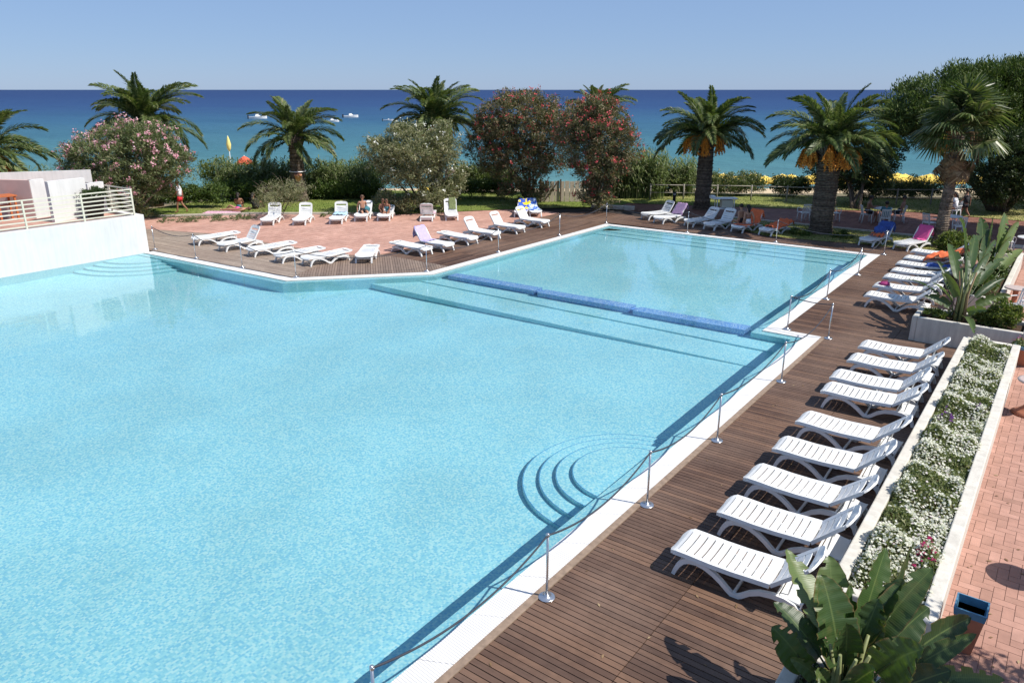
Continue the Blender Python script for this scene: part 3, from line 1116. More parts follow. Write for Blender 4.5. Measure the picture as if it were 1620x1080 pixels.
names = ['from the nearest post to the second', 'below the round steps', 'above the round steps', 'beyond the round steps', 'leading to the basin corner', 'stretched nearly straight between twin posts at the basin corner',
         'starting the right edge of the shallow basin', 'in the middle of the right edge of the shallow basin', 'ending at the far right corner', 'across the back edge, right part', 'across the back edge, middle part', 'across the back edge, left part',
         'at the left edge in front of the raised loungers, far part', 'at the left edge in front of the raised loungers, near part', 'between the lilac towel lounger and the raised loungers', 'in front of the end-on flat lounger at the bend', 'in front of the flat loungers on the pale deck', 'in front of the raised lounger on the pale deck', 'nearest the white building']
for i in range(len(tops) - 1):
    a, b2 = tops[i], tops[i + 1]
    pts = [a.lerp(b2, k / 18) - Vector((0, 0, 4 * sag[i] * (k / 18) * (1 - k / 18))) for k in range(19)]
    r = MB().tube(pts, .0135, 6).build('rope', ROPE)
    tag(r, 'dark sagging rope ' + names[i], 'rope', 'ropes hung between the steel posts')

# ------------------------------------------------------------------ sun loungers
def zs(x):
    return .335 + .012 * math.cos(x * 4.2) - (.0 if x > .16 else (.16 - x) ** 2 * 2.6)
def lounger_meshes():
    M = {}
    mb = MB()
    xs_ = [0, .02, .06, .12, .3, .6, .9, 1.2, 1.4]
    for sy in (-1, 1):      # side rails of the seat
        top, skirt = [], []
        vs = []
        for x in xs_[2:]:
            z = zs(x); w = .335 - max(0, .12 - x) * .6
            vs += [(x, sy * .262, z - .004), (x, sy * w, z + .004), (x, sy * (w + .012), z - .05), (x, sy * (w - .012), z - .05), (x, sy * .262, z - .03)]
        fs = []
        n = len(xs_[2:])
        for i in range(n - 1):
            for k in range(5):
                q = (i * 5 + k, i * 5 + (k + 1) % 5, (i + 1) * 5 + (k + 1) % 5, (i + 1) * 5 + k)
                fs.append(q if sy < 0 else q[::-1])
        fs.append((4, 3, 2, 1, 0)); fs.append(tuple((n - 1) * 5 + k for k in range(5)))
        mb.add(vs, fs)
    # rounded nose
    prof = [(0, .20), (.012, .255), (.035, .292), (.07, .315), (.125, .335)]
    vs, fs = [], []
    for x, w in prof:
        for q in (-1, -.5, 0, .5, 1): vs.append((x, q * w, zs(x) - .012 * (1 - q * q) + .003))
    m = len(vs)
    for x, w in prof:
        for q in (-1, -.5, 0, .5, 1): vs.append((x, q * w, zs(x) - .045))
    for i in range(len(prof) - 1):
        for k in range(4):
            fs.append((i * 5 + k, i * 5 + k + 1, (i + 1) * 5 + k + 1, (i + 1) * 5 + k)[::-1])
            fs.append((m + i * 5 + k, m + i * 5 + k + 1, m + (i + 1) * 5 + k + 1, m + (i + 1) * 5 + k))
    ring = [0, 1, 2, 3, 4] + [i * 5 + 4 for i in range(1, 5)]
    for a, b3 in zip(ring[:-1], ring[1:]): fs.append((a, b3, m + b3, m + a))
    ring = [i * 5 for i in range(0, 5)]
    for a, b3 in zip(ring[:-1], ring[1:]): fs.append((b3, a, m + a, m + b3))
    mb.add(vs, fs)
    mb.box((1.385, 0, .325), (.05, .56, .03))
    M['seat_frame'] = mb.mesh('seat_frame', WHITE_P)
    # a slat, cambered
    def slat(w, half, t=.018, cam=.013):
        s = MB(); vs = []
        qs = (-1, -.5, 0, .5, 1)
        for q in qs:
            z = -cam * (1 - q * q)
            vs += [(-w / 2, q * half, z), (w / 2, q * half, z), (w / 2, q * half, z - t), (-w / 2, q * half, z - t)]
        fs = []
        for i in range(4):
            for k in range(4): fs.append((i * 4 + k, i * 4 + (k + 1) % 4, (i + 1) * 4 + (k + 1) % 4, (i + 1) * 4 + k)[::-1])
        fs += [(0, 1, 2, 3), (19, 18, 17, 16)]
        return s.add(vs, fs)
    M['slat'] = slat(.094, .272).mesh('slat', WHITE_P)
    M['back_slat'] = slat(.092, .262, .016, .016).mesh('slat', WHITE_P)
    pts = [(.10, 0), (.125, .07), (.165, .15), (.225, .222), (.31, .262), (.42, .272), (.54, .25), (.66, .20), (.77, .135), (.87, .06), (.93, .02), (1.0, .012), (1.06, .045), (1.16, .12), (1.29, .178), (1.45, .202), (1.6, .198), (1.72, .165), (1.80, .10), (1.84, .0)]
    tp = [1.0, 1.1, 1.25, 1.35, 1.35, 1.3, 1.25, 1.2, 1.15, 1.1, 1.1, 1.1, 1.1, 1.1, 1.15, 1.2, 1.25, 1.3, 1.3, 1.1]
    M['side_frame'] = MB().sweep(pts, 0, .06, .052, tp).mesh('side_frame', WHITE_P)
    M['web'] = MB().add([(.28, 0, .275), (.75, 0, .16), (1.0, 0, .30), (1.35, 0, .30), (.3, 0, .30)], [(0, 1, 2, 4)]).mesh('web', WHITE_P)
    tr = MB()
    tr.box((1.67, 0, .215), (.27, .60, .02), 0, .12)
    tr.box((1.80, 0, .15), (.02, .60, .14), 0, .25)
    tr.box((1.50, 0, .205), (.03, .60, .03))
    M['rear_tray'] = tr.mesh('rear_tray', WHITE_P)
    M['foot_bar'] = MB().box((.17, 0, .17), (.035, .58, .035)).box((.96, 0, .05), (.035, .58, .03)).mesh('cross_bar', WHITE_P)
    # backrest frame in its own axes, hinge at the origin, length .62
    bf = MB()
    L = .66
    for sy in (-1, 1):
        us = [0, .1, .25, .4, .52]
        vs = []
        for u in us:
            w = .33
            vs += [(u, sy * .255, 0), (u, sy * w, .012), (u, sy * (w + .006), -.035), (u, sy * .255, -.02)]
        fs = []
        for i in range(len(us) - 1):
            for k in range(4):
                q = (i * 4 + k, i * 4 + (k + 1) % 4, (i + 1) * 4 + (k + 1) % 4, (i + 1) * 4 + k)
                fs.append(q if sy < 0 else q[::-1])
        fs += [(3, 2, 1, 0), tuple((len(us) - 1) * 4 + k for k in range(4))]
        bf.add(vs, fs)
    prof = [(.51, .336), (.56, .330), (.60, .30), (.63, .25), (.65, .17), (.658, .09)]
    vs, fs = [], []
    for zo in (0, -.03):
        for u, w in prof:
            for q in (-1, -.5, 0, .5, 1): vs.append((u, q * w, zo - .016 * (1 - q * q) * (1 if u < .56 else .5) + (.008 if abs(q) == 1 else 0)))
    m = len(prof) * 5
    for i in range(len(prof) - 1):
        for k in range(4):
            fs.append((i * 5 + k, (i + 1) * 5 + k, (i + 1) * 5 + k + 1, i * 5 + k + 1))
            fs.append((m + i * 5 + k, m + i * 5 + k + 1, m + (i + 1) * 5 + k + 1, m + (i + 1) * 5 + k))
        fs.append((i * 5, i * 5 + m, (i + 1) * 5 + m, (i + 1) * 5)); fs.append((i * 5 + 4, (i + 1) * 5 + 4, (i + 1) * 5 + 4 + m, i * 5 + 4 + m))
    e = (len(prof) - 1) * 5
    for k in range(4): fs.append((e + k, e + k + m, e + k + 1 + m, e + k + 1))
    bf.add(vs, fs)
    M['backrest'] = bf.mesh('backrest', WHITE_P)
    st_ = MB().tube([(0, -.22, 0), (0, .22, 0)], .012, 6)
    st_.tube([(0, -.22, 0), (-.0, -.22, -.28)], .012, 6).tube([(0, .22, 0), (0, .22, -.28)], .012, 6)
    M['prop'] = st_.mesh('prop', WHITE_P)
    return M
LM = lounger_meshes()
LG = {}
def lounger(x, y, rz, back, label, group, mat=None, jit=True):
    """x, y: middle of the foot end; rz: direction foot to head; back: backrest angle in degrees"""
    if back not in LG:
        r = empty('sun_lounger')
        link('seat_frame', LM['seat_frame'], r)
        for k in range(11):
            xx = .18 + .1135 * k
            link('slat', LM['slat'], r, (xx, 0, zs(xx)))
        for sy in (-1, 1):
            link('side_frame', LM['side_frame'], r, (0, sy * .305, 0))
        link('rear_tray', LM['rear_tray'], r)
        link('cross_bar', LM['foot_bar'], r)
        b3 = link('backrest', LM['backrest'], r, (1.405, 0, .335), (0, -math.radians(back), 0))
        for k in range(4):
            link('slat', LM['back_slat'], b3, (.06 + .11 * k, 0, -.004))
        if back > 12:
            a = math.radians(back)
            p = link('prop', LM['prop'], r, (1.405 + .36 * math.cos(a), 0, .335 + .36 * math.sin(a) - .03), (0, math.radians(12), 0))
            p.scale = (1, 1, max(.3, (.10 + .36 * math.sin(a)) / .28))
        LG[back] = r
        o = r
    else:
        o = copy_tree(LG[back])
    if jit:
        rz += random.uniform(-.02, .02)
    o.location = (x, y, .003)
    o.rotation_euler = (0, 0, rz)
    return tag(o, label, 'sun lounger', group)

GR_ = 'white sun loungers along the long flower planter'
rowy = [(8.42, 1.24, 'with the banana leaves over its head end, nearest the camera'), (9.72, 1.36, 'second from the camera beside the flower planter'),
        (11.0, 1.36, 'third from the camera beside the flower planter'), (12.32, 1.32, 'fourth from the camera beside the flower planter'),
        (13.74, 1.34, 'fifth from the camera, last of the near five before a gap'), (15.62, 1.26, 'sixth from the camera, first after the gap in the row'),
        (16.55, 1.24, 'seventh from the camera, pushed close to the sixth'), (17.95, 1.22, 'eighth from the camera beside the flower planter'),
        (19.15, 1.22, 'ninth and last of the row, before the pinkish planter wall')]
for i, (y, x, lb) in enumerate(rowy):
    lounger(x + [0, .02, -.03, .03, 0, .02, -.02, .03, 0][i], y + .33, [0, .03, -.02, .01, -.03, .02, .0, -.02, .02][i], [39, 42, 37, 41, 39, 36, 42, 38, 40][i], 'white slatted lounger ' + lb, GR_).scale = (1, 1, 1.12)
GR_ = 'white sun loungers lined up before the tall banana plant'
pm_ = [at(x, y, .3) for x, y in ((1364, 470), (1378, 455), (1394, 441), (1407, 429), (1415, 418), (1427, 409), (1438, 400))]
lb7 = ['nearest of the group before the banana plant, its side arch in full view', 'holding a small magenta bag at its foot end', 'with a yellow green leaf lying over it, third before the banana plant', 'lying in leaf shade, fourth before the banana plant',
       'with a dark blue towel, fifth before the banana plant', 'under the big orange towel, sixth before the banana plant', 'mostly hidden behind the orange towel, farthest of its row']
for i, p in enumerate(pm_):
    lounger(p.x, p.y + .34, .02, [38, 38, 40, 20, 0, 33, 38][i], 'white lounger ' + lb7[i], GR_)

# loungers on the far side of the shallow basin: foot corners read in the photograph
def by_feet(l, r, back, label, group, h=0):
    a, b3 = at(*l), at(*r)
    d = (b3 - a); d.z = 0; d.normalize()
    n = Vector((-d.y, d.x, 0))
    m = (a + b3) / 2 - n * .11
    return lounger(m.x, m.y, math.atan2(n.y, n.x), back, label, group, jit=False)
G2 = 'white sun loungers across the back of the shallow basin'
R1 = by_feet((1010, 345), (1031, 350), 58, 'bare white lounger with raised back, leftmost of those behind the shallow basin', G2)
R2 = by_feet((1028, 351), (1055, 356), 52, 'white lounger with a mauve towel over its raised back', G2)
R3 = by_feet((1078, 356), (1101, 361), 50, 'bare white lounger before the palm trunk, left of the white cart', G2)
R4 = by_feet((1110, 362), (1133, 366), 60, 'bare white lounger with steep raised back in front of the white cart', G2)
R5 = by_feet((1153, 366), (1178, 370), 62, 'white lounger with an orange towel on its back and two people sitting on it', G2)
R6 = by_feet((1197, 371), (1223, 375), 14, 'white lounger lying nearly flat under a crumpled orange towel, beside the palm', G2)
R7 = by_feet((1354, 387), (1385, 392), 55, 'white lounger heaped with a blue bag and an orange cloth', G2)
R8 = by_feet((1408, 393), (1440, 399), 58, 'white lounger with a magenta towel over its raised back', G2)
# terrace row with their backs to the oleanders
G3 = 'white sun loungers along the back of the pink terrace'
S1 = by_feet((411, 357), (435, 357), 68, 'upright white lounger leftmost at the back of the pink terrace', G3)
S2 = by_feet((461, 357), (486, 357), 68, 'upright white lounger second from the left at the back of the terrace', G3)
S3 = by_feet((520, 355), (543, 355), 68, 'upright white lounger with a pale blue towel on its seat', G3)
S4 = by_feet((559, 351), (583, 351), 40, 'white lounger with a person with bare shoulders sitting on it', G3)
S5 = by_feet((595, 350), (619, 350), 20, 'white lounger with two children crouched on it', G3)
S7 = by_feet((703, 349.5), (727, 349), 70, 'upright white lounger with an olive towel over its back', G3)
S8 = by_feet((812, 344), (834, 344.5), 35, 'white lounger under a blue and yellow beach towel', G3)
S9 = by_feet((837, 343.5), (858, 343), 35, 'white lounger under a blue and white beach towel', G3)
q = at(669.5, 352)
S6 = lounger(q.x - 1.1, q.y + 1.75, math.atan2(-.80, .60), 62, 'lounger seen from behind, its raised back towards the pool', G3)
# the row on the left deck, heads towards the pink terrace
G4 = 'white sun loungers on the pale deck on the left'
lounger(-25.4, 17.42, math.radians(80), 2, 'flat white lounger leftmost on the pale deck', G4)
lounger(-23.3, 17.35, math.radians(84), 56, 'white lounger with raised back among the flat ones on the pale deck', G4)
lounger(-21.45, 17.45, math.radians(80), 2, 'flat white lounger just right of the raised one on the pale deck', G4)
lounger(-19.6, 17.4, math.radians(80), 2, 'flat white lounger between two flat ones on the pale deck', G4)
lounger(-18.3, 17.7, math.radians(82), 3, 'flat white lounger by the bend of the deck with a rope post before it', G4)
lounger(-16.75, 19.3, math.radians(127), 2, 'flat white lounger facing the camera end on at the tip of the terrace', G4)
G5 = 'white sun loungers on the brown deck beside the shallow basin'
lounger(-15.72, 21.9, math.radians(178), 2, 'flat white lounger just in front of the lilac towel one', G5)
U2 = lounger(-15.55, 23.05, math.radians(178), 56, 'white lounger with a lilac towel over its raised back', G5)
lounger(-15.65, 24.75, math.radians(178), 3, 'flat white lounger between the lilac towel one and three raised ones', G5)
lounger(-15.55, 26.25, math.radians(178), 57, 'white lounger with raised back, nearest of three alike', G5)
lounger(-15.55, 28.15, math.radians(178), 57, 'white lounger with raised back, middle of three alike', G5)
lounger(-15.55, 30.2, math.radians(178), 57, 'white lounger with raised back, farthest of three alike', G5)

# ------------------------------------------------------------------ towels and bags (things lying on the loungers)
def towel(name, lo, mat, label, path, half=.30, cat='towel', y0=0.0, wr=.012, seed=1):
    """cloth draped along a path (x, z) in a lounger's own axes"""
    rs = np.random.default_rng(seed)
    P = []
    for (a, b3) in zip(path[:-1], path[1:]):
        n = max(2, int(math.hypot(b3[0] - a[0], b3[1] - a[1]) / .05))
        for k in range(n): P.append((a[0] + (b3[0] - a[0]) * k / n, a[1] + (b3[1] - a[1]) * k / n))
    P.append(path[-1])
    ny = 12
    vs = []
    ph = rs.random(4) * 6
    for i, (x, z) in enumerate(P):
        for j in range(ny + 1):
            q = -1 + 2 * j / ny
            hw = half * (1 + .06 * math.sin(i * .8 + ph[0]))
            drop = max(0, abs(q) - .88) * .5
            w = wr * (math.sin(j * 1.7 + ph[1] + i * .35) + .7 * math.sin(i * 1.1 + ph[2] + j * .6))
            vs.append((x + w * .4, y0 + q * hw, z + .02 + w - drop))
    m = len(vs)
    vs += [(a, b3, c - .012) for a, b3, c in vs]
    fs = []
    R = len(P)
    for i in range(R - 1):
        for j in range(ny):
            a = i * (ny + 1) + j
            fs.append((a, a + ny + 1, a + ny + 2, a + 1)); fs.append((m + a, m + a + 1, m + a + ny + 2, m + a + ny + 1))
    for i in range(R - 1):
        a = i * (ny + 1); b3 = a + ny
        fs.append((a, m + a, m + a + ny + 1, a + ny + 1)); fs.append((b3, b3 + ny + 1, m + b3 + ny + 1, m + b3))
    for j in range(ny):
        fs.append((j, j + 1, m + j + 1, m + j)); a = (R - 1) * (ny + 1) + j
        fs.append((a, m + a, m + a + 1, a + 1))
    mb = MB().add(vs, fs, True)
    o = mb.build(name, mat)
    o.location = lo.location; o.rotation_euler = lo.rotation_euler
    return tag(o, label, cat)
def backpath(ang, over=.3, start=0.0, flat=None):
    a = math.radians(ang)
    p = []
    if flat is not None: p.append((flat, .345))
    p.append((1.39 + start * math.cos(a), .345 + start * math.sin(a)))
    tx, tz = 1.40 + .665 * math.cos(a), .345 + .665 * math.sin(a)
    p.append((tx, tz)); p.append((tx + .05, tz - .02)); p.append((tx + .05 + over * .12, tz - over))
    return p
towel('lilac_towel', U2, LILAC_C, 'lilac towel hanging over the raised back of a lounger on the brown deck', backpath(56, .45, 0, 1.1), .33, seed=2)
towel('mauve_towel', R2, PURP_C, 'mauve patterned towel over the back of a lounger behind the basin', backpath(52, .3), .35, seed=3)
towel('orange_towel', R5, ORANGE_C, 'orange towel covering the lounger behind the two seated people', backpath(62, .35, 0, .2), .35, seed=4)
towel('orange_towel', R6, ORANGE_C, 'crumpled orange towel on the nearly flat lounger left of the palm', [(.55, .36), (1.0, .38), (1.3, .42), (1.75, .50), (2.05, .54), (2.1, .35)], .36, wr=.035, seed=5)
towel('magenta_towel', R8, PINK_C, 'magenta towel hanging over a raised lounger back', backpath(58, .4, 0, 1.25), .31, seed=6)
towel('blue_towel', R7, BLUE_C, 'dark blue towel hanging over the lounger back behind the blue bag', backpath(55, .4, .25), .34, seed=7)
towel('olive_towel', S7, GREEN_C, 'olive green towel hung across a white lounger back on the terrace', backpath(70, .2, .05), .2, y0=-.10, seed=8)
towel('pale_blue_towel', S3, plain('pale_blue_cloth', (.35, .5, .62), .9, .3, 20), 'pale blue towel bunched on a lounger seat on the pink terrace', [(.9, .36), (1.3, .37), (1.36, .42)], .36, wr=.02, seed=9)
towel('pink_towel', S6, plain('pale_pink_cloth', (.6, .35, .42), .9, .2, 20), 'pale pink towel on the lounger seen from behind', [(.8, .36), (1.3, .36)], .37, wr=.015, seed=10)
def beach_mat(name, c1, c2, c3):
    m, nt, b = nodes(name)
    v = coords(nt)
    f = ramp(nt, noise(nt, v, 3.2, 3), [(.35, c1), (.47, c2), (.6, c3)], 'CONSTANT')
    nt.links.new(f, b.inputs['Base Color']); b.inputs['Roughness'].default_value = .9
    return m
towel('beach_towel', S8, beach_mat('blue_yellow_print', (.85, .65, .02), (.03, .08, .45), (.05, .15, .6)), 'blue and yellow printed beach towel on a lounger under the oleander', backpath(35, .1, 0, .15), .34, seed=11)
towel('beach_towel', S9, beach_mat('blue_white_print', (.03, .12, .5), (.65, .75, .8), (.08, .25, .7)), 'blue and white printed beach towel beside the yellow one', backpath(35, .1, 0, .15), .34, seed=12)
U6 = [o for o in bpy.data.objects if o.get('label', '').endswith('sixth before the banana plant')][0]
U5 = [o for o in bpy.data.objects if o.get('label', '').endswith('fifth before the banana plant')][0]
U22 = [o for o in bpy.data.objects if 'small magenta bag' in o.get('label', '')][0]
# inflated-looking orange towel bundle
tb = towel('orange_towel', U6, ORANGE_C, 'large orange towel spread over the sixth lounger before the banana plant', [(.75, .40), (1.0, .52), (1.4, .60), (1.9, .80), (2.25, .82), (2.35, .62), (2.2, .45)], .50, wr=.035, seed=13)
towel('navy_towel', U5, BLUE_C, 'dark blue towel on the flat lounger in leaf shade', [(1.0, .37), (1.9, .39)], .22, wr=.02, seed=14)
def bag(name, loc, s, mat, label, rz=0.2, cat='bag'):
    o = empty(name, loc, rz)
    mb = MB(); mb.ball((0, 0, s[2] * .5), (s[0] / 2, s[1] / 2, s[2] / 2), 14, 9)
    for i, v3 in enumerate(mb.v):
        k = 1 + .10 * math.sin(v3[0] * 31 + i) ; mb.v[i] = (v3[0] * k, v3[1] * k, max(0, v3[2] * (1 + .08 * math.cos(v3[1] * 27))))
    mb.build('pouch', mat, o)
    MB().tube([(-s[0] * .25, 0, s[2] * .9), (-s[0] * .2, 0, s[2] * 1.25), (s[0] * .2, 0, s[2] * 1.25), (s[0] * .25, 0, s[2] * .9)], .012, 6).build('handle', mat, o)
    return tag(o, label, cat)
def on(lo, x, y=0, z=.345):
    c, s = math.cos(lo.rotation_euler.z), math.sin(lo.rotation_euler.z)
    return (lo.location.x + c * x - s * y, lo.location.y + s * x + c * y, z)
bag('magenta_bag', on(U22, .32, 0, .34), (.34, .22, .14), plain('magenta_bag', (.30, .03, .14), .8, .2, 20), 'small magenta bag lying on the foot end of a lounger')
bag('blue_bag', on(R7, 1.25, .02), (.55, .5, .42), BLUE_C, 'big dark blue bag heaped on a lounger beyond the pool corner')
towel('orange_cloth', R7, ORANGE_C, 'orange cloth dropped before the blue bag on the lounger', [(.8, .38), (1.0, .44), (1.2, .42)], .27, wr=.04, seed=15)
bag('dark_bag', on(S4, 1.1, -.15), (.35, .4, .3), TEAL_C, 'dark bag beside the person sitting on the terrace lounger')

# ------------------------------------------------------------------ planters
def long_planter(name, x0, x1, y0, y1, h, th, label, mat=CREAM, inner=.22, z0=-.02):
    o = empty(name, (x0, y0, 0))
    def w(p, n2='side_wall'):
        return bevel(MB().prism([(q[0] - x0, q[1] - y0) for q in p], z0, h).build(n2, mat, o), .018, 2)
    w([(x0, y0), (x0 + th, y0), (x0 + th, y1), (x0, y1)]); w([(x1 - th, y0), (x1, y0), (x1, y1), (x1 - th, y1)])
    w([(x0 + th + .002, y0), (x1 - th - .002, y0), (x1 - th - .002, y0 + th), (x0 + th + .002, y0 + th)], 'end_wall')
    w([(x0 + th + .002, y1 - th), (x1 - th - .002, y1 - th), (x1 - th - .002, y1), (x0 + th + .002, y1)], 'end_wall')
    MB().prism([(th + .003, th + .003), (x1 - x0 - th - .003, th + .003), (x1 - x0 - th - .003, y1 - y0 - th - .003), (th + .003, y1 - y0 - th - .003)], 0, h - .10).build('soil', SOIL, o)
    return tag(o, label, 'planter')
PH = .60
PA = long_planter('flower_planter', 3.30, 4.50, 8.55, 20.85, PH, .17, 'long cream planter wall filled with white flowers beside the loungers')
PB = long_planter('corner_planter', 3.30, 4.50, 2.6, 7.35, PH - .02, .17, 'cream planter at the bottom edge holding the big banana plant')
PC = long_planter('cross_planter', 1.98, 4.60, 21.75, 23.0, .66, .13, 'pinkish planter box standing across the end of the lounger row')
PD = long_planter('back_planter', 2.55, 3.75, 25.4, 33.6, .60, .15, 'cream planter farther back, running away behind the tall banana plant')
def flowerbed(tagname, parent_lbl, x0, x1, y0, y1, z, nl, nf, seed, fm, cat='flowers', label='', shift=(0, 0)):
    o = empty(tagname, ((x0 + x1) / 2, (y0 + y1) / 2, z))
    N = nl
    cx = RNG.uniform(x0, x1, N); cy = RNG.uniform(y0, y1, N)
    hgt = .07 * (np.sin(cx * 7 + seed) + np.sin(cy * 3.1 + seed * 2) + np.sin(cy * 7.7)) + .13
    hgt *= np.clip(np.minimum(np.minimum(cx - x0, x1 - cx) / .12, np.minimum(cy - y0, y1 - cy) / .12), .35, 1)
    keep = np.sin(cx * 3.3 + cy * 1.9 + seed) * np.sin(cy * 2.3 + 1) + .25 * RNG.normal(size=N) > -.85
    cz = RNG.random(N) ** .5 * np.maximum(hgt, .03)
    P_ = np.stack([cx - (x0 + x1) / 2, cy - (y0 + y1) / 2, cz], 1)[keep]
    link('foliage', leaf_mesh('foliage', P_, leafmat('bed_leaf', (.12, .15, .06), (.24, .27, .12), .35, .6, (.34, .31, .17)), .06, .028, None, .6), o)
    # blossoms: small five-pointed discs facing up and outwards
    M_ = nf
    px_ = RNG.uniform(x0, x1, M_); py_ = RNG.uniform(y0, y1, M_)
    dens = .5 + .5 * np.sin(px_ * 4.1 + py_ * 1.3 + seed) * np.sin(py_ * 2.9 + seed)
    k = RNG.random(M_) < np.clip(1.7 * dens - .30 + .25 * np.sin(px_ * 11 + py_ * 6), .03, 1)
    px_, py_ = px_[k], py_[k]
    hz = .07 * (np.sin(px_ * 7 + seed) + np.sin(py_ * 3.1 + seed * 2) + np.sin(py_ * 7.7)) + .15
    hz *= np.clip(np.minimum(np.minimum(px_ - x0, x1 - px_) / .12, np.minimum(py_ - y0, y1 - py_) / .12), .4, 1)
    c = np.stack([px_ - (x0 + x1) / 2, py_ - (y0 + y1) / 2, np.maximum(hz, .05) + RNG.normal(size=len(px_)) * .015], 1)
    n_ = unit(RNG.normal(size=c.shape) * .55 + np.array([0, -.1, 1]))
    a = unit(np.cross(n_, RNG.normal(size=c.shape))); b3 = np.cross(n_, a)
    r = (.016 + .010 * RNG.random((len(c), 1)))
    ring = []
    for j in range(10):
        an = 2 * math.pi * j / 10; rr = r * (1.0 if j % 2 == 0 else .62)
        ring.append(c + (a * math.cos(an) + b3 * math.sin(an)) * rr)
    link('blossoms', np_mesh('blossoms', np.stack(ring, 1), 10, fm), o)
    return tag(o, label, cat)
FLW = leafmat('white_petal', (.64, .63, .54), (.76, .75, .68), .3, .7, (.72, .62, .64))
FLP = leafmat('purple_petal', (.12, .03, .20), (.20, .06, .30), .3, .7)
FLR = leafmat('crimson_petal', (.30, .01, .07), (.45, .03, .15), .3, .7)
flowerbed('white_flowers', '', 3.44, 4.36, 8.8, 20.78, PH - .10, 46000, 16000, 1.3, FLW, label='mass of small white flowers filling the long planter beside the loungers')
k = 0
for px_, py_, mt, lb in ((1495, 662, FLP, 'small clump of purple flowers among white ones near the middle of the planter'), (1550, 645, FLP, 'small purple flower clump by the right rim of the planter'), (1478, 890, FLR, 'crimson flower clump among white ones near the banana leaves'), (1425, 770, FLR, 'tiny crimson flower clump left of the planter middle'), (1466, 875, FLR, 'crimson flowers at the near right end of the planter')):
    p = at(px_, py_, PH + .05)
    p.x = min(max(p.x, 3.6), 4.2)
    flowerbed('accent_flowers', '', p.x - .13, p.x + .13, p.y - .16, p.y + .16, PH - .05, 120, 90, k, mt, label=lb); k += 1
flowerbed('pink_flowers', '', 4.3, 4.9, 21.1, 21.6, .42, 900, 500, 3, leafmat('pink_petal', (.45, .08, .26), (.6, .16, .38), .3), label='bright pink flowers in the pot beside the cross planter')
flowerbed('pale_flowers', '', 2.8, 3.5, 25.7, 33.3, .55, 9000, 1500, 4, FLW, label='sparse pale flowers in the planter behind the banana plant')

# square pots with blue rims, pedestal tables
def square_pot(loc, label, h=.62, w=.23, rz=0.0):
    o = empty('tall_pot', loc, rz)
    MB().lathe([(w * .62, 0), (w, h * .84)], 4, smooth=False).build('pot_body', TERRA, o)
    MB().lathe([(w * 1.02, h * .84), (w * 1.10, h), (w * .98, h + .002), (w * .86, h * .80), (w * .3, h * .78)], 4, smooth=False).build('glazed_rim', BLUEG, o)
    return tag(o, label, 'pot')
q = at(1535, 955, .62)
square_pot((q.x + .02, q.y, 0), 'tall square terracotta pot with blue glazed rim beside the near end of the flower planter', .62, .22)
square_pot((4.62, 21.3, 0), 'square terracotta pot with blue rim holding the pink flowers', .50, .34)
def pedestal(loc, label):
    o = empty('pedestal_table', loc)
    MB().lathe([(.30, 0), (.31, .03), (.22, .07), (.12, .16), (.075, .26), (.07, .6), (.09, .70)], 20).build('pedestal', TERRA, o)
    MB().lathe([(.24, .70), (.31, .715), (.32, .735), (.31, .755), (.26, .76)], 28).build('tabletop', plain('table_tile', (.50, .40, .36), .4, .15, 30), o)
    return tag(o, label, 'table')
pedestal((4.93, 17.85, 0), 'round terracotta pedestal table at the right edge beside the flower planter')
q = at(1597, 500)
pedestal((3.98, 26.6, 0), 'round terracotta pedestal table in the sun behind the pale screen')
pedestal((5.72, 11.35, 0), 'unseen round terracotta pedestal table added beyond the right edge for its shadow')  # out of view, added so its shadow falls by the planter
sc_ = empty('pale_screen', (3.3, 30.2, 0)); tag(sc_, 'pale cream upright screen panel between the banana plant and the pedestal table', 'screen')
bevel(MB().box((0, 0, .55), (.55, .08, 1.1), .35).build('panel', CREAM_M, sc_), .015)
for s in (-.22, .22): MB().box((s * math.cos(.35), s * math.sin(.35), .04), (.06, .3, .08), .35).build('foot', CREAM_M, sc_)

# ------------------------------------------------------------------ plastic chairs and tables
def chair_proto():
    o = empty('armchair')
    s = MB(); s.box((0, 0, .43), (.44, .44, .025)); s.box((0, .21, .415), (.44, .02, .05)); s.box((0, -.21, .415), (.44, .02, .05))
    bevel(s.build('seat', WHITE_P, o), .01, 1)
    for sx in (-1, 1):
        MB().tube([(sx * .22, .22, 0), (sx * .20, .19, .42)], [.028, .022], 6).build('leg', WHITE_P, o)
        MB().tube([(sx * .22, -.25, 0), (sx * .20, -.20, .42)], [.028, .022], 6).build('leg', WHITE_P, o)
        MB().sweep([(.22, .42), (.235, .60), (.20, .655), (0, .66), (-.22, .655)], 0, .045, .02).build('armrest', WHITE_P, o, (sx * .235, 0, 0), (0, 0, math.pi / 2))
    bk = MB(); bk.sweep([(-.19, .42), (-.25, .66), (-.30, .86)], .19, .045, .02); bk.sweep([(-.19, .42), (-.25, .66), (-.30, .86)], -.19, .045, .02); bk.sweep([(-.285, .80), (-.30, .87)], 0, .40, .02)
    b3 = bk.build('backrest', WHITE_P, o, None, (0, 0, math.pi / 2))
    for k in range(4):
        MB().sweep([(-.195, .45), (-.24, .64), (-.287, .81)], -.12 + .08 * k, .045, .012).build('slat', WHITE_P, b3)
    return o
CH = None
def chair(p, rz, label, group='white plastic armchairs on the cafe terrace'):
    global CH
    if CH is None: CH = chair_proto(); o = CH
    else: o = copy_tree(CH)
    o.location = (p[0], p[1], .003); o.rotation_euler = (0, 0, rz)
    return tag(o, label, 'chair', group)
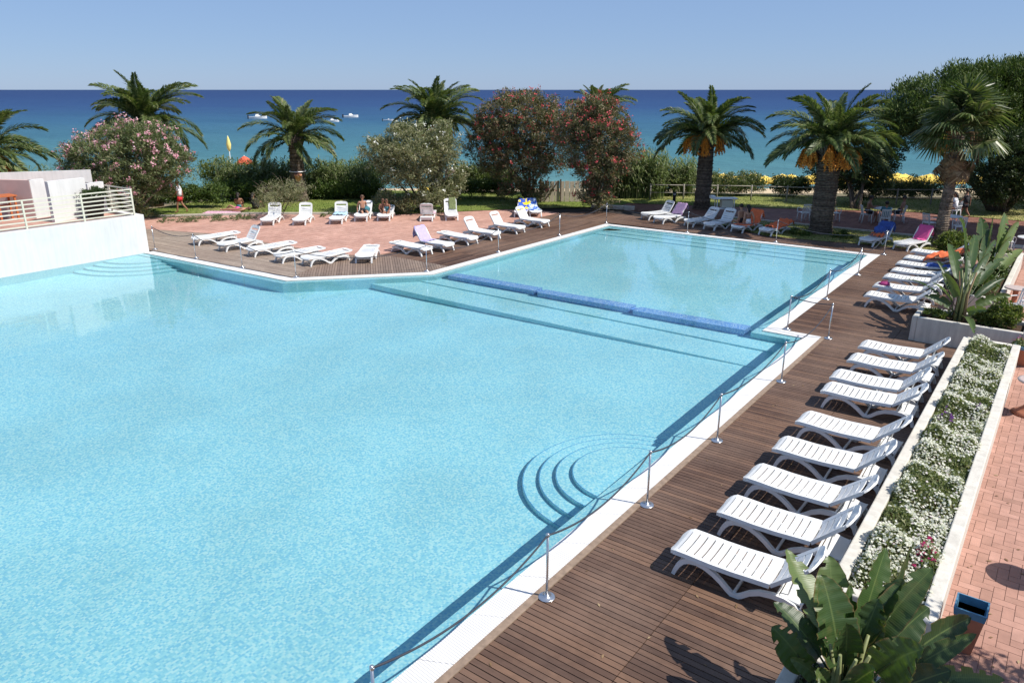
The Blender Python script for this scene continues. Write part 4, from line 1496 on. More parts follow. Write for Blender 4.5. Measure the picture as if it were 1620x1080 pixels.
def table(p, label, r=.5):
    o = empty('round_table', (p[0], p[1], .003))
    MB().lathe([(r * .96, .70), (r, .71), (r, .735), (r * .98, .74)], 24).build('tabletop', WHITE_P, o)
    for k in range(4):
        an = k * math.pi / 2 + .6
        MB().tube([(.32 * math.cos(an), .32 * math.sin(an), 0), (.18 * math.cos(an), .18 * math.sin(an), .70)], .022, 6).build('leg', WHITE_P, o)
    return tag(o, label, 'table')
def cp_(x, y): return at(x, y)
TCH = {}
table(cp_(1392, 352), 'round white table with people sitting round it under the trees')
TCH['a'] = chair(cp_(1369, 352), 1.1 - 2.2, 'white armchair left of the occupied cafe table, its sitter leaning on the table')
TCH['b'] = chair(cp_(1398, 358), .3, 'white armchair nearest the camera at the occupied cafe table, a child sitting in it')
TCH['c'] = chair(cp_(1420, 352), 1.9, 'white armchair right of the occupied cafe table, its sitter stretched back')
chair(cp_(1270, 349), .8, 'white armchair left of the stout palm trunk, seen from the side')
chair(cp_(1284, 345), 2.2, 'white armchair half hidden behind the stout palm trunk on its left')
chair(cp_(1318, 350), -.9, 'white armchair just right of the stout palm trunk')
chair(cp_(1468, 366), -.6, 'white armchair just left of the fan palm trunk')
table(cp_(1500, 366), 'round white table right of the fan palm trunk in deep shade')
chair(cp_(1515, 372), .4, 'white armchair in front of the shaded table right of the fan palm')
chair(cp_(1508, 345), 2.8, 'white armchair with a person in it right of the fan palm')
table((3.8, 36.6), 'white table at the right edge in deep shade under the dark tree')
chair((4.3, 35.8), .5, 'white armchair before the shaded table at the right edge')
chair((3.0, 36.9), -1.3, 'white armchair left of the shaded table at the right edge')
chair(at(1606, 505), 2.5, 'white armchair by the pedestal table at the right edge, the farther one', 'white armchairs at the right edge')
chair((4.75, 23.4), 2.2, 'white armchair at the right edge behind the pink flowers, the nearer one', 'white armchairs at the right edge')

# white cart with a tray top behind the loungers
q = at(1143, 343)
ct = empty('serving_cart', (q.x, q.y, 0), YAW); tag(ct, 'white serving cart with a wide tray top behind the bare loungers', 'cart')
bevel(MB().box((0, 0, .98), (1.3, .6, .05)).build('tray_top', WHITE_P, ct), .01)
MB().box((-.62, 0, 1.05), (.25, .3, .14)).build('box_lid', WHITE_P, ct)
MB().box((.1, 0, .45), (.8, .5, .04)).build('shelf', WHITE_P, ct)
MB().box((.15, 0, .72), (.6, .45, .36)).build('cabinet', CREAM_M, ct)
for sx in (-.4, .5):
    for sy in (-.22, .22): MB().tube([(sx, sy, 0), (sx, sy, .96)], .025, 6).build('leg', WHITE_P, ct)

# bollard lamp, strollers, stone blocks, sunshade, fence, gate
q = at(1066, 324)
bo = empty('bollard_lamp', (q.x, q.y, .01)); tag(bo, 'short dark bollard lamp on the lawn beyond the mauve towel', 'lamp')
MB().lathe([(.09, 0), (.09, .5), (.10, .52), (.10, .56)], 12).build('post', BLACK_C, bo)
MB().lathe([(.085, .56), (.085, .66)], 12).build('lens', plain('frosted', (.5, .5, .48), .4), bo)
MB().lathe([(.11, .66), (.11, .70), (.03, .73)], 12).build('cap', BLACK_C, bo)
def stroller(p, canopy, label, rz):
    o = empty('stroller', (p.x, p.y, .01), rz)
    for sy in (-.22, .22):
        for sx in (-.28, .3):
            w = MB(); w.tube([(sx, sy - .02, .1), (sx, sy + .02, .1)], .10, 12, smooth=False); w.build('wheel', BLACK_C, o)
        MB().tube([(.3, sy, .1), (-.1, sy, .62), (-.38, sy, 1.0)], .016, 6).build('frame_tube', STEEL, o)
        MB().tube([(-.28, sy, .1), (.05, sy, .55)], .016, 6).build('frame_tube', STEEL, o)
    MB().tube([(-.38, -.22, 1.0), (-.38, .22, 1.0)], .02, 6).build('handlebar', BLACK_C, o)
    MB().box((.08, 0, .48), (.36, .36, .06)).box((-.1, 0, .66), (.06, .36, .42), 0, -.4).build('seat', BLACK_C, o)
    c = MB(); c.ball((-.05, 0, .88), (.30, .21, .22), 12, 8); c.build('canopy', canopy, o)
    MB().box((-.02, 0, .22), (.4, .32, .14)).build('basket', BLACK_C, o)
    return tag(o, label, 'stroller')
stroller(at(972, 313), RED_C, 'dark baby stroller with a red hood parked on the lawn by the reeds', 2.4)
stroller(at(999, 313), BLACK_C, 'dark baby stroller with a black hood parked on the lawn, right of the red one', 2.2)
q = at(977, 330)
sb = empty('stone_blocks', (q.x, q.y, 0), .3); tag(sb, 'low row of pale stone blocks at the edge of the lawn behind the basin', 'kerb')
for k in range(4): bevel(MB().box((-1.2 + k * .62, 0, .07), (.6, .35, .2)).build('block', STONE, sb), .01, 1)

# rope-and-post fence behind the lawn
fe = empty('lawn_fence', (0, 0, 0)); tag(fe, 'low weathered rail fence along the back of the lawn before the beach hedge', 'fence')
FP = [shore(s, d, 0) for s, d in ((-38, 41.0), (-34, 41.6), (-30, 42.2))] + [shore(s, d, 0) for s, d in zip(np.arange(8.5, 44, 2.0), np.interp(np.arange(8.5, 44, 2.0), [8, 14, 22, 44], [46.4, 45.8, 44.0, 43.6]))]
GW = plain('grey_wood', (.30, .27, .23), .9, .3, 12)
for i, p in enumerate(FP):
    MB().tube([(p.x, p.y, -.1), (p.x, p.y, .95)], .045, 7).build('post', GW, fe)
    if i and (p - FP[i - 1]).length < 5.5:
        a = FP[i - 1]
        MB().tube([(a.x, a.y, .88), (p.x, p.y, .88)], .03, 6).build('rail', GW, fe)
        MB().tube([(a.x, a.y, .42), (p.x, p.y, .42)], .022, 6).build('rail', GW, fe)
# beach path screen of pale boards between the oleanders
q = shore(3.1, 45.2)
gt = empty('board_gate', (q.x, q.y, 0), YAW); tag(gt, 'pale board gate with dark braces leading to the beach, between two oleander trunks', 'gate')
for k in range(9): MB().box((-1.3 + k * .30, 0, .62), (.27, .03, 1.2 + .05 * (k % 2))).build('board', plain('pale_boards', (.50, .42, .33), .85, .15, 9), gt)
for s in (-1.4, -.2, 1.35): MB().box((s, -.05, .65), (.09, .07, 1.4)).build('post', BARK, gt)
MB().box((-.75, -.05, .65), (.07, .04, 1.5), 0, .6).build('brace', BARK, gt)

# ------------------------------------------------------------------ the beach: umbrellas, boats
def beach_umbrella(loc, mat, label, r=1.05, h=2.1, closed=False, group=None):
    o = empty('beach_umbrella', loc)
    MB().tube([(0, 0, -.2), (0, 0, h + .1)], .025, 6).build('pole', WHITE_P, o)
    if closed:
        MB().lathe([(.03, h - 1.0), (.13, h - .8), (.17, h - .5), (.08, h - .1), (.02, h + .08)], 10).build('canopy', mat, o)
    else:
        MB().lathe([(r, h - .52), (r * 1.0, h - .42), (r * .62, h - .17), (.05, h + .04)], 8, smooth=False).build('canopy', mat, o)
    return tag(o, label, 'beach umbrella', group)
def beach_z(d): return float(np.interp(d, [51.5, 56, 62, 76], [-.3, -1.7, -2.4, -3.0]))
um = None
for d in (55.5, 58.5, 61.5, 64.5):
    for s in np.arange(9, 46, 2.55):
        s_ = s + random.uniform(-.25, .25) + (1.2 if int(d * 2) % 2 else 0)
        dd = d + random.uniform(-.25, .25)
        p = shore(s_, dd, beach_z(dd))
        if um is None:
            um = beach_umbrella(p, YELLOW_U, '', group=''); o = um
        else: o = copy_tree(um); o.location = p
        tag(o, 'yellow beach umbrella among the rows of them beyond the hedge', 'beach umbrella', 'yellow beach umbrellas in rows')
sbp = None
for d in (56.9, 59.9):
    for s in np.arange(8, 44, 2.55):
        p = shore(s + random.uniform(-.2, .2), d, beach_z(d) + .02)
        if sbp is None:
            sbp = empty('beach_bed', p, YAW + 1.57)
            MB().box((0, 0, .32), (1.8, .62, .05)).build('bed_top', YELLOW_U, sbp)
            MB().box((-.75, 0, .5), (.5, .62, .05), 0, .7).build('headrest', YELLOW_U, sbp)
            for sx in (-.7, .7): MB().box((sx, 0, .15), (.06, .6, .3)).build('leg', WHITE_P, sbp)
            o = sbp
        else: o = copy_tree(sbp); o.location = p
        tag(o, 'low yellow beach bed under the yellow umbrellas', 'beach bed', 'yellow beach beds')
p = shore(-20.4, 55.4, beach_z(55.4))
beach_umbrella(p, plain('pale_yellow_canvas', (.70, .62, .22), .8, .1), 'closed yellow umbrella standing tall against the sea on the left', h=rise(p, 217), closed=True)
p = shore(-19.1, 54.6, beach_z(54.6))
beach_umbrella(p, RED_U, 'red beach umbrella peeping over the hedge on the left', r=.62, h=rise(p, 248))
p = shore(-6.0, 52.5, beach_z(52.5))
beach_umbrella(p, YELLOW_U, 'yellow umbrella peeping over the hedge left of the white oleander', r=.9, h=rise(p, 296))

def boat(px_, py_, L, rz, label, cabin=True):
    p = at(px_, py_, -3.0)
    o = empty('motor_boat', (p.x, p.y, -3.0), YAW + rz)
    vs, fs = [], []
    st = [(-.5, .19), (-.2, .21), (.15, .19), (.36, .12), (.5, .015)]
    for x, w in st:
        k = .20 + .05 * max(0, x) * 2
        vs += [(x * L, -w * L, .13 * L * (1 + x * .5)), (x * L, -w * L * .7, -.03 * L), (x * L, w * L * .7, -.03 * L), (x * L, w * L, .13 * L * (1 + x * .5))]
    for i in range(4):
        for j in range(3): fs.append((i * 4 + j, (i + 1) * 4 + j, (i + 1) * 4 + j + 1, i * 4 + j + 1))
        fs.append((i * 4 + 3, (i + 1) * 4 + 3, (i + 1) * 4, i * 4))
    fs.append((0, 1, 2, 3)); fs.append((19, 18, 17, 16))
    MB().add(vs, fs).build('hull', WHITE_P, o)
    if cabin:
        MB().box((0, 0, .19 * L), (.28 * L, .22 * L, .12 * L), taper=.7).build('cabin', WHITE_P, o)
        MB().box((.10 * L, 0, .22 * L), (.02 * L, .2 * L, .08 * L), 0, -.5).build('windscreen', BLACK_C, o)
    else:
        MB().box((-.05 * L, 0, .16 * L), (.1 * L, .12 * L, .06 * L)).build('console', WHITE_P, o)
    MB().box((-.52 * L, 0, .10 * L), (.07 * L, .09 * L, .2 * L)).build('outboard_motor', BLACK_C, o)
    return tag(o, label, 'boat')
boat(408, 188, 6.0, .35, 'white motor boat with a low cabin, leftmost on the sea')
boat(526, 193, 4.0, .2, 'small open white boat, lower and left of the one with a dark motor')
boat(555, 186, 5.4, .45, 'white motor boat with a dark outboard motor at its left end')
boat(616, 192, 4.0, .1, 'small white boat partly behind the palm fronds', False)
boat(358, 180 - 3, .9, 0, 'tiny pale dinghy far out on the sea', False) if False else None

# ------------------------------------------------------------------ vegetation
def spot(px, d, z=0.0):
    """ground point at distance d seen in picture column px"""
    w = d * math.cos(PIT) + (CAMH - z) * math.sin(PIT)
    return shore((px - 810) / FPX * w, d, z)
def aim(px, py, d):
    lo, hi = -4.0, 30.0
    for _ in range(45):
        m = (lo + hi) / 2
        if pix(spot(px, d, m))[1] > py: lo = m
        else: hi = m
    return spot(px, d, m)
def blobs_at(lst, d):
    out = []
    for q in lst:
        px, py, rx, ry = q[:4]
        dd = q[4] if len(q) > 4 else 0
        c = aim(px, py, d + dd)
        k = d / FPX
        out.append((c.x, c.y, c.z, rx * k, rx * k * .9, ry * k))
    return out

LEAF_O = leafmat('oleander_leaf', (0.061, 0.095, 0.030), (0.176, 0.209, 0.088), .3, .55, (0.324, 0.297, 0.176))
LEAF_OR = leafmat('oleander_leaf_brown', (.065, .085, .035), (.185, .165, .085), .3, .55, (.33, .19, .13))
LEAF_OG = leafmat('oleander_leaf_grey', (0.101, 0.121, 0.054), (0.257, 0.257, 0.135), .3, .55, (0.446, 0.405, 0.270))
LEAF_H = leafmat('hedge_leaf', (.025, .055, .012), (.09, .14, .028), .3, .5, (.15, .19, .05))
LEAF_B = leafmat('bush_leaf', (.05, .085, .015), (.15, .19, .035), .35, .55, (.23, .24, .07))
LEAF_DK = leafmat('deep_green_leaf', (.012, .028, .010), (.045, .075, .022), .2, .5, (.09, .12, .04))  # very dark green leaves
PINE_L = leafmat('pine_needles', (.034, .068, .016), (.095, .14, .034), .22, .6, (.17, .21, .06))
REED = leafmat('reed_leaf', (.07, .11, .03), (.19, .23, .09), .35, .6, (.36, .35, .20))
PALM_L = leafmat('palm_leaflet', (0.041, 0.074, 0.022), (0.142, 0.182, 0.061), .3, .45, (0.284, 0.284, 0.135))
FAN_L = leafmat('fan_leaf', (.045, .075, .022), (.12, .15, .055), .3, .4, (.30, .29, .15))
DEAD_L = leafmat('dead_leaf', (.17, .10, .05), (.30, .20, .11), .2, .8, (.40, .30, .18))
STEMG = plain('palm_stem', (.20, .22, .09), .5, .15, 8)


def stems(base, tops, r0, mat, parent, name='stem', seed=0, waist=.5):
    rs = random.Random(seed)
    for t in tops:
        mb = MB()
        b2 = Vector((base[0] + rs.uniform(-waist, waist) * .5, base[1] + rs.uniform(-waist, waist) * .5, base[2] - .1))
        t = Vector(t)
        pts = []
        off = Vector((rs.uniform(-.2, .2), rs.uniform(-.2, .2), 0))
        for k in range(6):
            f = k / 5
            p = b2.lerp(t, f) + off * math.sin(f * math.pi) + Vector(((t.x - b2.x), (t.y - b2.y), 0)) * (f * f - f) * .35
            pts.append(p)
        mb.tube([p - Vector(parent.location) for p in pts], [r0 * (1 - .7 * k / 5) for k in range(6)], 7)
        # side limbs
        for j in (3, 4):
            for s in range(2):
                q = pts[j] + Vector((rs.uniform(-.8, .8), rs.uniform(-.8, .8), rs.uniform(.3, .9)))
                mb.tube([pts[j] - Vector(parent.location), (pts[j].lerp(q, .5) + Vector((0, 0, .1))) - Vector(parent.location), q - Vector(parent.location)], [r0 * .35, r0 * .25, r0 * .08], 5)
        mb.build(name, mat, parent)


def shrub(name, base, blobs, leafm, nclump, per, cr, ln, wd, label, cat, flower=None, nflow=0, tops=None, r0=.07, woody=WOODY, bias=.4, group=None, fsize=.05, fclump=9, up=.25, zmin=.02, ftop=-.3):
    o = empty(name, (base[0], base[1], 0))
    L = Vector((base[0], base[1], 0))
    bl = [(b2[0] - L.x, b2[1] - L.y, b2[2], *b2[3:]) for b2 in blobs]
    p, od, c, d = clump_points(bl, nclump, per, cr, bias, zmin)
    link('foliage', leaf_mesh('foliage', p, leafm, ln, wd, od * .7, up), o)
    # twigs inside
    if tops: stems((base[0], base[1], 0), tops, r0, woody, o, seed=nclump)
    if flower is not None:
        k = d[:, 2] > ftop
        cc, dd = c[k], d[k]
        idx = RNG.integers(0, len(cc), nflow)
        cen = cc[idx] + dd[idx] * cr * .8
        keep = cen[:, 2] > zmin + .6
        cen = cen[keep]; dn = dd[idx][keep]
        pts = (cen[:, None, :] + RNG.normal(size=(len(cen), fclump, 3)) * fsize * 1.3).reshape(-1, 3)
        nn = unit(np.repeat(dn, fclump, 0) + RNG.normal(size=pts.shape) * .6)
        a = unit(np.cross(nn, RNG.normal(size=pts.shape))); b3 = np.cross(nn, a)
        r = fsize * (.5 + .5 * RNG.random((len(pts), 1)))
        ring = [pts + (a * math.cos(2 * math.pi * j / 5) + b3 * math.sin(2 * math.pi * j / 5)) * r for j in range(5)]
        link('blossoms', np_mesh('blossoms', np.stack(ring, 1), 5, flower), o)
    return tag(o, label, cat, group)


PINKF = leafmat('pink_oleander_petal', (.62, .26, .34), (.78, .42, .50), .3, .7, (.80, .60, .62))
REDF = leafmat('red_oleander_petal', (.50, .05, .06), (.66, .10, .12), .3, .7, (.62, .22, .20))
WHF = leafmat('white_oleander_petal', (.62, .62, .58), (.80, .80, .76), .3, .7, (.72, .68, .60))

b1 = at(212, 347)
d1 = 39.3
shrub('pink_oleander', b1, blobs_at([(205, 245, 92, 48), (140, 268, 45, 40), (268, 254, 42, 42), (215, 215, 62, 26), (190, 295, 85, 34), (120, 250, 25, 28), (215, 330, 40, 18), (160, 330, 30, 14)], d1), LEAF_O, 1150, 44, .34, .17, .042,
      'big round pink flowering oleander on the left beside the white building', 'oleander bush', PINKF, 560, [aim(x, y, d1) for x, y in ((150, 260), (200, 240), (250, 250), (280, 280), (180, 290), (230, 290))], .075)
b2_ = at(665, 331)
d2 = 41.0
shrub('white_oleander', b2_, blobs_at([(650, 238, 62, 38), (600, 245, 32, 30), (700, 225, 32, 34), (640, 205, 30, 10), (715, 280, 26, 42, 1), (650, 275, 55, 22), (690, 312, 36, 22), (610, 315, 22, 16), (640, 320, 32, 14)], d2), LEAF_OG, 1000, 44, .32, .17, .042,
      'round grey green oleander with white blossoms along its crown top', 'oleander bush', WHF, 110, [aim(x, y, d2) for x, y in ((620, 235), (650, 230), (700, 240), (680, 260), (720, 270), (600, 260))], .075, ftop=.25, fsize=.055, fclump=6)
b3_ = at(838, 318)
d3 = 44.5
shrub('red_oleander', b3_, blobs_at([(820, 190, 66, 44), (780, 230, 48, 46), (874, 212, 44, 60), (830, 158, 48, 14), (820, 255, 62, 32), (830, 300, 44, 22), (765, 200, 26, 30)], d3), LEAF_OR, 1150, 44, .36, .18, .045,
      'tallest dark red flowering oleander, left one of the red pair', 'oleander bush', REDF, 420, [aim(x, y, d3) for x, y in ((780, 230), (810, 200), (850, 200), (880, 230), (830, 230), (800, 250))], .08, fclump=5, fsize=.045)
b4_ = at(945, 329)
d4 = 41.5
shrub('red_oleander', b4_, blobs_at([(950, 205, 50, 42), (985, 235, 28, 42), (912, 212, 36, 50), (945, 168, 38, 16), (945, 262, 42, 30), (945, 305, 32, 28)], d4), LEAF_OR, 850, 44, .34, .17, .042,
      'red flowering oleander right of the tallest one with a narrow dark base', 'oleander bush', REDF, 380, [aim(x, y, d4) for x, y in ((920, 220), (945, 200), (975, 230), (950, 240))], .08, fclump=6, fsize=.05)

# hedges, reeds and bushes behind the lawn
def hedge(name, pxs, d, top, label, leafm=LEAF_H, n=500, ry=18, base=320, cat='hedge', cr=.30, ln=.12):
    lst = []
    x = pxs[0]
    while x <= pxs[1]:
        t = top + random.uniform(-4, 4)
        lst.append((x, (t + base) / 2, 18, (base - t) / 2)); x += 16
    bl = blobs_at(lst, d)
    m = spot((pxs[0] + pxs[1]) / 2, d)
    return shrub(name, m, bl, leafm, n, 40, cr, ln, .05, label, cat, bias=.5, up=.4)
hedge('clipped_hedge', (232, 345), 43.0, 288, 'low dark hedge behind the walking man on the left', n=420, base=322)
hedge('clipped_hedge', (350, 470), 45.5, 283, 'low dark hedge left of the single palm trunk', n=420, base=318)
hedge('clipped_hedge', (480, 600), 46.5, 284, 'low dark hedge right of the single palm trunk', n=420, base=314)
hedge('clipped_hedge', (700, 800), 46.8, 285, 'dark hedge seen between the white and the tallest red oleander', n=320, base=308)
hedge('bush_row', (1010, 1090), 48.6, 262, 'bushy olive hedge behind the strollers and the first tall palm', LEAF_O, n=420, base=306)
hedge('bush_row', (1130, 1205), 48.0, 274, 'loose olive bushes right of the first tall palm, yellow umbrellas beyond', LEAF_O, n=330, base=308)
hedge('dark_bush', (1235, 1275), 47.5, 276, 'small dark bush left of the stout palm with yellow umbrellas around it', LEAF_DK, n=200, base=308)
hedge('bush_row', (1395, 1480), 47.0, 282, 'low olive bushes between the stout palm and the fan palm', LEAF_O, n=330, base=312)
hedge('light_bush', (330, 470), 48.5, 258, 'yellow green bushes behind the hedge, left of the single palm', LEAF_B, n=420, base=300, cr=.4)
hedge('light_bush', (515, 600), 49.5, 258, 'yellow green bushes behind the hedge between palm and white oleander', LEAF_B, n=420, base=296, cr=.4)
hedge('light_bush', (735, 800), 49.5, 262, 'light green willowy bush between the white and tallest red oleander', REED, n=260, base=296, cr=.4, ln=.22)
hedge('coast_bush', (0, 110), 49, 272, 'dry olive scrub beyond the roof terrace on the far left', LEAF_OG, n=300, base=300)

def reeds(pxs, d, top, base, n, label):
    N = n
    px_ = RNG.uniform(pxs[0], pxs[1], N)
    V = []
    zt = aim((pxs[0] + pxs[1]) / 2, top, d).z
    for i in range(N):
        p = spot(px_[i], d + RNG.uniform(-1.2, 1.2), 0)
        H = zt * RNG.uniform(.55, 1.08)
        az = RNG.uniform(0, 6.28)
        # stalk leaves
        for k in range(6):
            h0 = H * RNG.uniform(.25, .95)
            a2 = RNG.uniform(0, 6.28); L = RNG.uniform(.35, .7)
            dx, dy = math.cos(a2), math.sin(a2)
            q0 = np.array([p.x, p.y, h0]); q1 = q0 + np.array([dx * L * .45, dy * L * .45, L * .35]); q2 = q0 + np.array([dx * L, dy * L, L * RNG.uniform(-.1, .3)])
            sd = np.array([-dy, dx, 0]) * .028
            V.append([q0 - sd, q0 + sd, q1 + sd, q1 - sd]); V.append([q1 - sd, q1 + sd, q2 + sd * .1, q2 - sd * .1])
        lean = np.array([RNG.normal() * .06, RNG.normal() * .06, 1.0]) * H
        sd = np.array([math.cos(az), math.sin(az), 0]) * .018
        q0 = np.array([p.x, p.y, 0])
        V.append([q0 - sd, q0 + sd, q0 + lean + sd * .3, q0 + lean - sd * .3])
    o = link('reeds', np_mesh('reeds', np.array(V), 4, REED))
    return tag(o, label, 'reeds', kind='stuff')
reeds((345, 600), 47.6, 252, 300, 900, 'tall pale green reeds behind the hedge on the left')
reeds((955, 1050), 47.6, 238, 300, 700, 'tall reeds right of the red oleanders')
reeds((1050, 1100), 48.6, 250, 300, 200, 'tall reeds behind the first tall palm')
reeds((0, 90), 47, 262, 300, 120, 'sparse reeds beyond the roof terrace')

b5 = at(445, 334)
shrub('bare_shrub', b5, blobs_at([(440, 308, 38, 22), (470, 300, 28, 18), (420, 318, 22, 14)], 39.2), LEAF_OG, 170, 26, .28, .13, .022,
      'scrubby half bare shrub on the lawn in front of the single palm', 'shrub', None, 0, [aim(x, y, 39.2) for x, y in ((410, 300), (430, 290), (455, 288), (480, 290), (440, 300), (420, 310), (465, 305))], .035)
for (x0, x1, n, sd) in ((250, 410, 60, 1), (500, 560, 16, 2)):
    pts = []
    for k in range(n):
        x = random.uniform(x0, x1); q = at(x, np.interp(x, [230, 350, 560], [352, 347, 341]) + random.uniform(-3, 3)); pts.append((q.x, q.y, .06, .22, .22, .12))
    m = pts[0]
    shrub('low_ground_plants', (m[0], m[1]), pts, LEAF_O if sd == 1 else LEAF_H, n * 3, 16, .12, .10, .03, 'low scrubby ground plants along the lawn edging, ' + ('left part' if sd == 1 else 'behind the upright loungers'), 'plants', zmin=.0)
# low plants on the grass strip round the stout palm
for x, y, lb in ((1265, 372, 'left'), (1330, 376, 'right'), (1455, 385, 'fan palm')):
    q = at(x, y)
    shrub('low_plant', q, [(q.x, q.y, .12, .55, .4, .2)], LEAF_H, 40, 24, .12, .14, .03, 'low green plants on the grass strip ' + ('beside the fan palm trunk' if lb == 'fan palm' else lb + ' of the stout palm trunk'), 'plants', zmin=0)

# ------------------------------------------------------------------ palms
def frond_mesh(th0, bend, L=1.0, n=44, seed=0, droop=.35, lf=.19):
    rs = np.random.default_rng(seed)
    ths = th0 - bend * np.linspace(0, 1, n) ** 1.25
    ds_ = L / (n - 1)
    P_ = np.zeros((n, 3))
    for i in range(1, n):
        P_[i] = P_[i - 1] + np.array([math.cos(ths[i - 1]), 0, math.sin(ths[i - 1])]) * ds_
    q = []
    # rachis as two crossed tapered blades
    for i in range(n - 1):
        w0, w1 = .016 * (1 - i / n) + .002, .016 * (1 - (i + 1) / n) + .002
        up = np.array([-math.sin(ths[i]), 0, math.cos(ths[i])])
        sd = np.array([0, 1, 0])
        q.append([P_[i] - sd * w0, P_[i] + sd * w0, P_[i + 1] + sd * w1, P_[i + 1] - sd * w1])
        q.append([P_[i] - up * w0, P_[i] + up * w0, P_[i + 1] + up * w1, P_[i + 1] - up * w1])
    nr = len(q)
    for i in range(4, n):
        f = i / (n - 1)
        ll = lf * (math.sin(min(1, f * 1.55 + .18) * math.pi * .5) ** .7) * (1 - .62 * max(0, f - .62) / .38)
        tng = np.array([math.cos(ths[i]), 0, math.sin(ths[i])]); up = np.array([-math.sin(ths[i]), 0, math.cos(ths[i])])
        for s in (-1, 1):
            for m in range(2):
                dv = tng * (.75 + .5 * f) + np.array([0, s, 0]) * (1.0 - .25 * f) + up * (.45 * (1 if m else .15) + rs.normal() * .12)
                dv = dv / np.linalg.norm(dv)
                ln_ = ll * (1 + rs.normal() * .08)
                a = P_[i] - tng * ds_ * .5 * m
                e = a + dv * ln_ + np.array([0, 0, -1]) * ln_ * droop * .5
                md = a + dv * ln_ * .55
                wd = .0115
                wv = np.cross(dv, up); wv = wv / (np.linalg.norm(wv) + 1e-9) * wd
                q.append([a - wv * .4, md - wv, e, md + wv])
    return np_mesh('frond', np.array(q), 4, PALM_L)
FR = {}
for key, th0, bend in (('up', 1.35, .75), ('hi', 1.15, 1.15), ('mid', .85, 1.35), ('lo', .50, 1.45), ('dn', .15, 1.35), ('hang', -.25, 1.1)):
    FR[key] = [frond_mesh(th0 + .08 * j, bend + .15 * j, 1.0, 44, 3 + j) for j in range(2)]
TRK = {}
def palm_trunk(name, parent, h, r0, r1, mat=PALMBARK, flare=1.15, ring=.075, lean=(0, 0), rough=.06):
    """overlapping old leaf bases give the trunk its scaly outline"""
    mb = MB()
    n = int(h / ring)
    for k in range(n):
        f = k / n; z = k * ring
        r = r0 + (r1 - r0) * f
        if f < .08: r *= 1 + (flare - 1) * (1 - f / .08)
        cx, cy = lean[0] * f * f, lean[1] * f * f
        N = 12
        vs = []
        for (rr, zz) in ((r * .93, z - .01), (r * (1.0 + rough), z + ring * .75), (r * .93, z + ring * 1.1)):
            for j in range(N):
                an = 2 * math.pi * (j + .5 * (k % 2)) / N + k * .21
                jj = 1 + random.uniform(-.035, .035) * (2 if rr > r else 1)
                vs.append((cx + rr * jj * math.cos(an), cy + rr * jj * math.sin(an), zz))
        fs = []
        for a in range(2):
            for j in range(N): fs.append((a * N + j, a * N + (j + 1) % N, (a + 1) * N + (j + 1) % N, (a + 1) * N + j))
        mb.add(vs, fs)
    mb.tube([(0, 0, -.2), (lean[0] * .25, lean[1] * .25, h * .5), (lean[0], lean[1], h)], [r0 * .94, (r0 + r1) * .47, r1 * .93], 14)
    return mb.build(name, mat, parent)
def date_palm(base, h, r, flen, label, n=46, fruit=0, seed=1, r1=None, azs=None, dense=1.0, hangs=True):
    rs = random.Random(seed)
    o = empty('date_palm', (base[0], base[1], base[2] if len(base) > 2 else 0), 0)
    r1 = r1 or r * .82
    palm_trunk('trunk', o, h, r, r1)
    # bulge of cut leaf stalks under the crown
    mb = MB()
    for k in range(70):
        an = k * 2.399; z = h - .55 + .55 * (k / 70)
        rr = r1 * (.92 + .25 * math.sin((k / 70) * 3.1))
        c = Vector((rr * math.cos(an), rr * math.sin(an), z))
        mb.tube([c * 1.0 - Vector((0, 0, .12)), c + Vector((math.cos(an) * .13, math.sin(an) * .13, .13))], [.06, .035], 5, smooth=False)
    mb.build('leaf_base', PALMBARK, o)
    ga = 2.39996
    for k in range(n):
        f = k / (n - 1)
        key = 'up' if f < .14 else 'hi' if f < .34 else 'mid' if f < .56 else 'lo' if f < (.78 if hangs else .90) else ('dn' if (f < .93 or not hangs) else 'hang')
        me = FR[key][rs.randrange(2)]
        L = flen * rs.uniform(.80, 1.10) * (.82 if key == 'up' else .9 if key == 'hang' else 1)
        an = k * ga + seed * 1.7 + rs.uniform(-.25, .25)
        ob = link('frond', me, o, (math.cos(an) * r1 * .35, math.sin(an) * r1 * .35, h - .02 - f * .28), (rs.uniform(-.6, .6) * (.6 if f < .5 else 1), rs.uniform(-.17, .17), an), L)
        ob.rotation_mode = 'ZYX'
        ob.rotation_mode = 'XYZ'
    for k in range(fruit):
        an = k * 2.4 + seed
        mb = MB()
        rad = r1 + .30
        c0 = Vector((math.cos(an) * r1 * .5, math.sin(an) * r1 * .5, h + .05)); c1 = Vector((math.cos(an) * (rad + .22), math.sin(an) * (rad + .22), h - .38))
        for s in range(20):
            dx, dy, dz = rs.uniform(-.34, .34), rs.uniform(-.34, .34), rs.uniform(.3, .95)
            e = c1 + Vector((dx, dy, -dz))
            mb.tube([c0, c1 + Vector((dx * .5, dy * .5, -.05)), e], [.02, .018, .014], 4, smooth=False)
            for b_ in range(9):
                t_ = b_ / 9; q = c1.lerp(e, t_) + Vector((rs.uniform(-.05, .05), rs.uniform(-.05, .05), 0))
                mb.ball(q, .05, 5, 3)
        mb.build('fruit_cluster', FRUIT, o)
    return tag(o, label, 'palm tree')
def crown_h(base, cy_px): return rise((base.x, base.y, 0), cy_px)
B = at(475, 318); date_palm(B, crown_h(B, 214), .45, 2.95, 'single date palm with a clay pot tied to its dark trunk', 40, 0, 3)
P3B, P3H = B, crown_h(B, 214)
B = at(1110, 331); date_palm(B, crown_h(B, 208), .44, 3.05, 'first tall date palm with orange fruit, standing behind the white cart', 46, 6, 5, .40, hangs=False)
B = at(1297, 369); date_palm(B, crown_h(B, 222), .50, 3.0, 'stout date palm with the largest orange fruit bunches, on the grass strip', 52, 11, 7, .50, hangs=False)
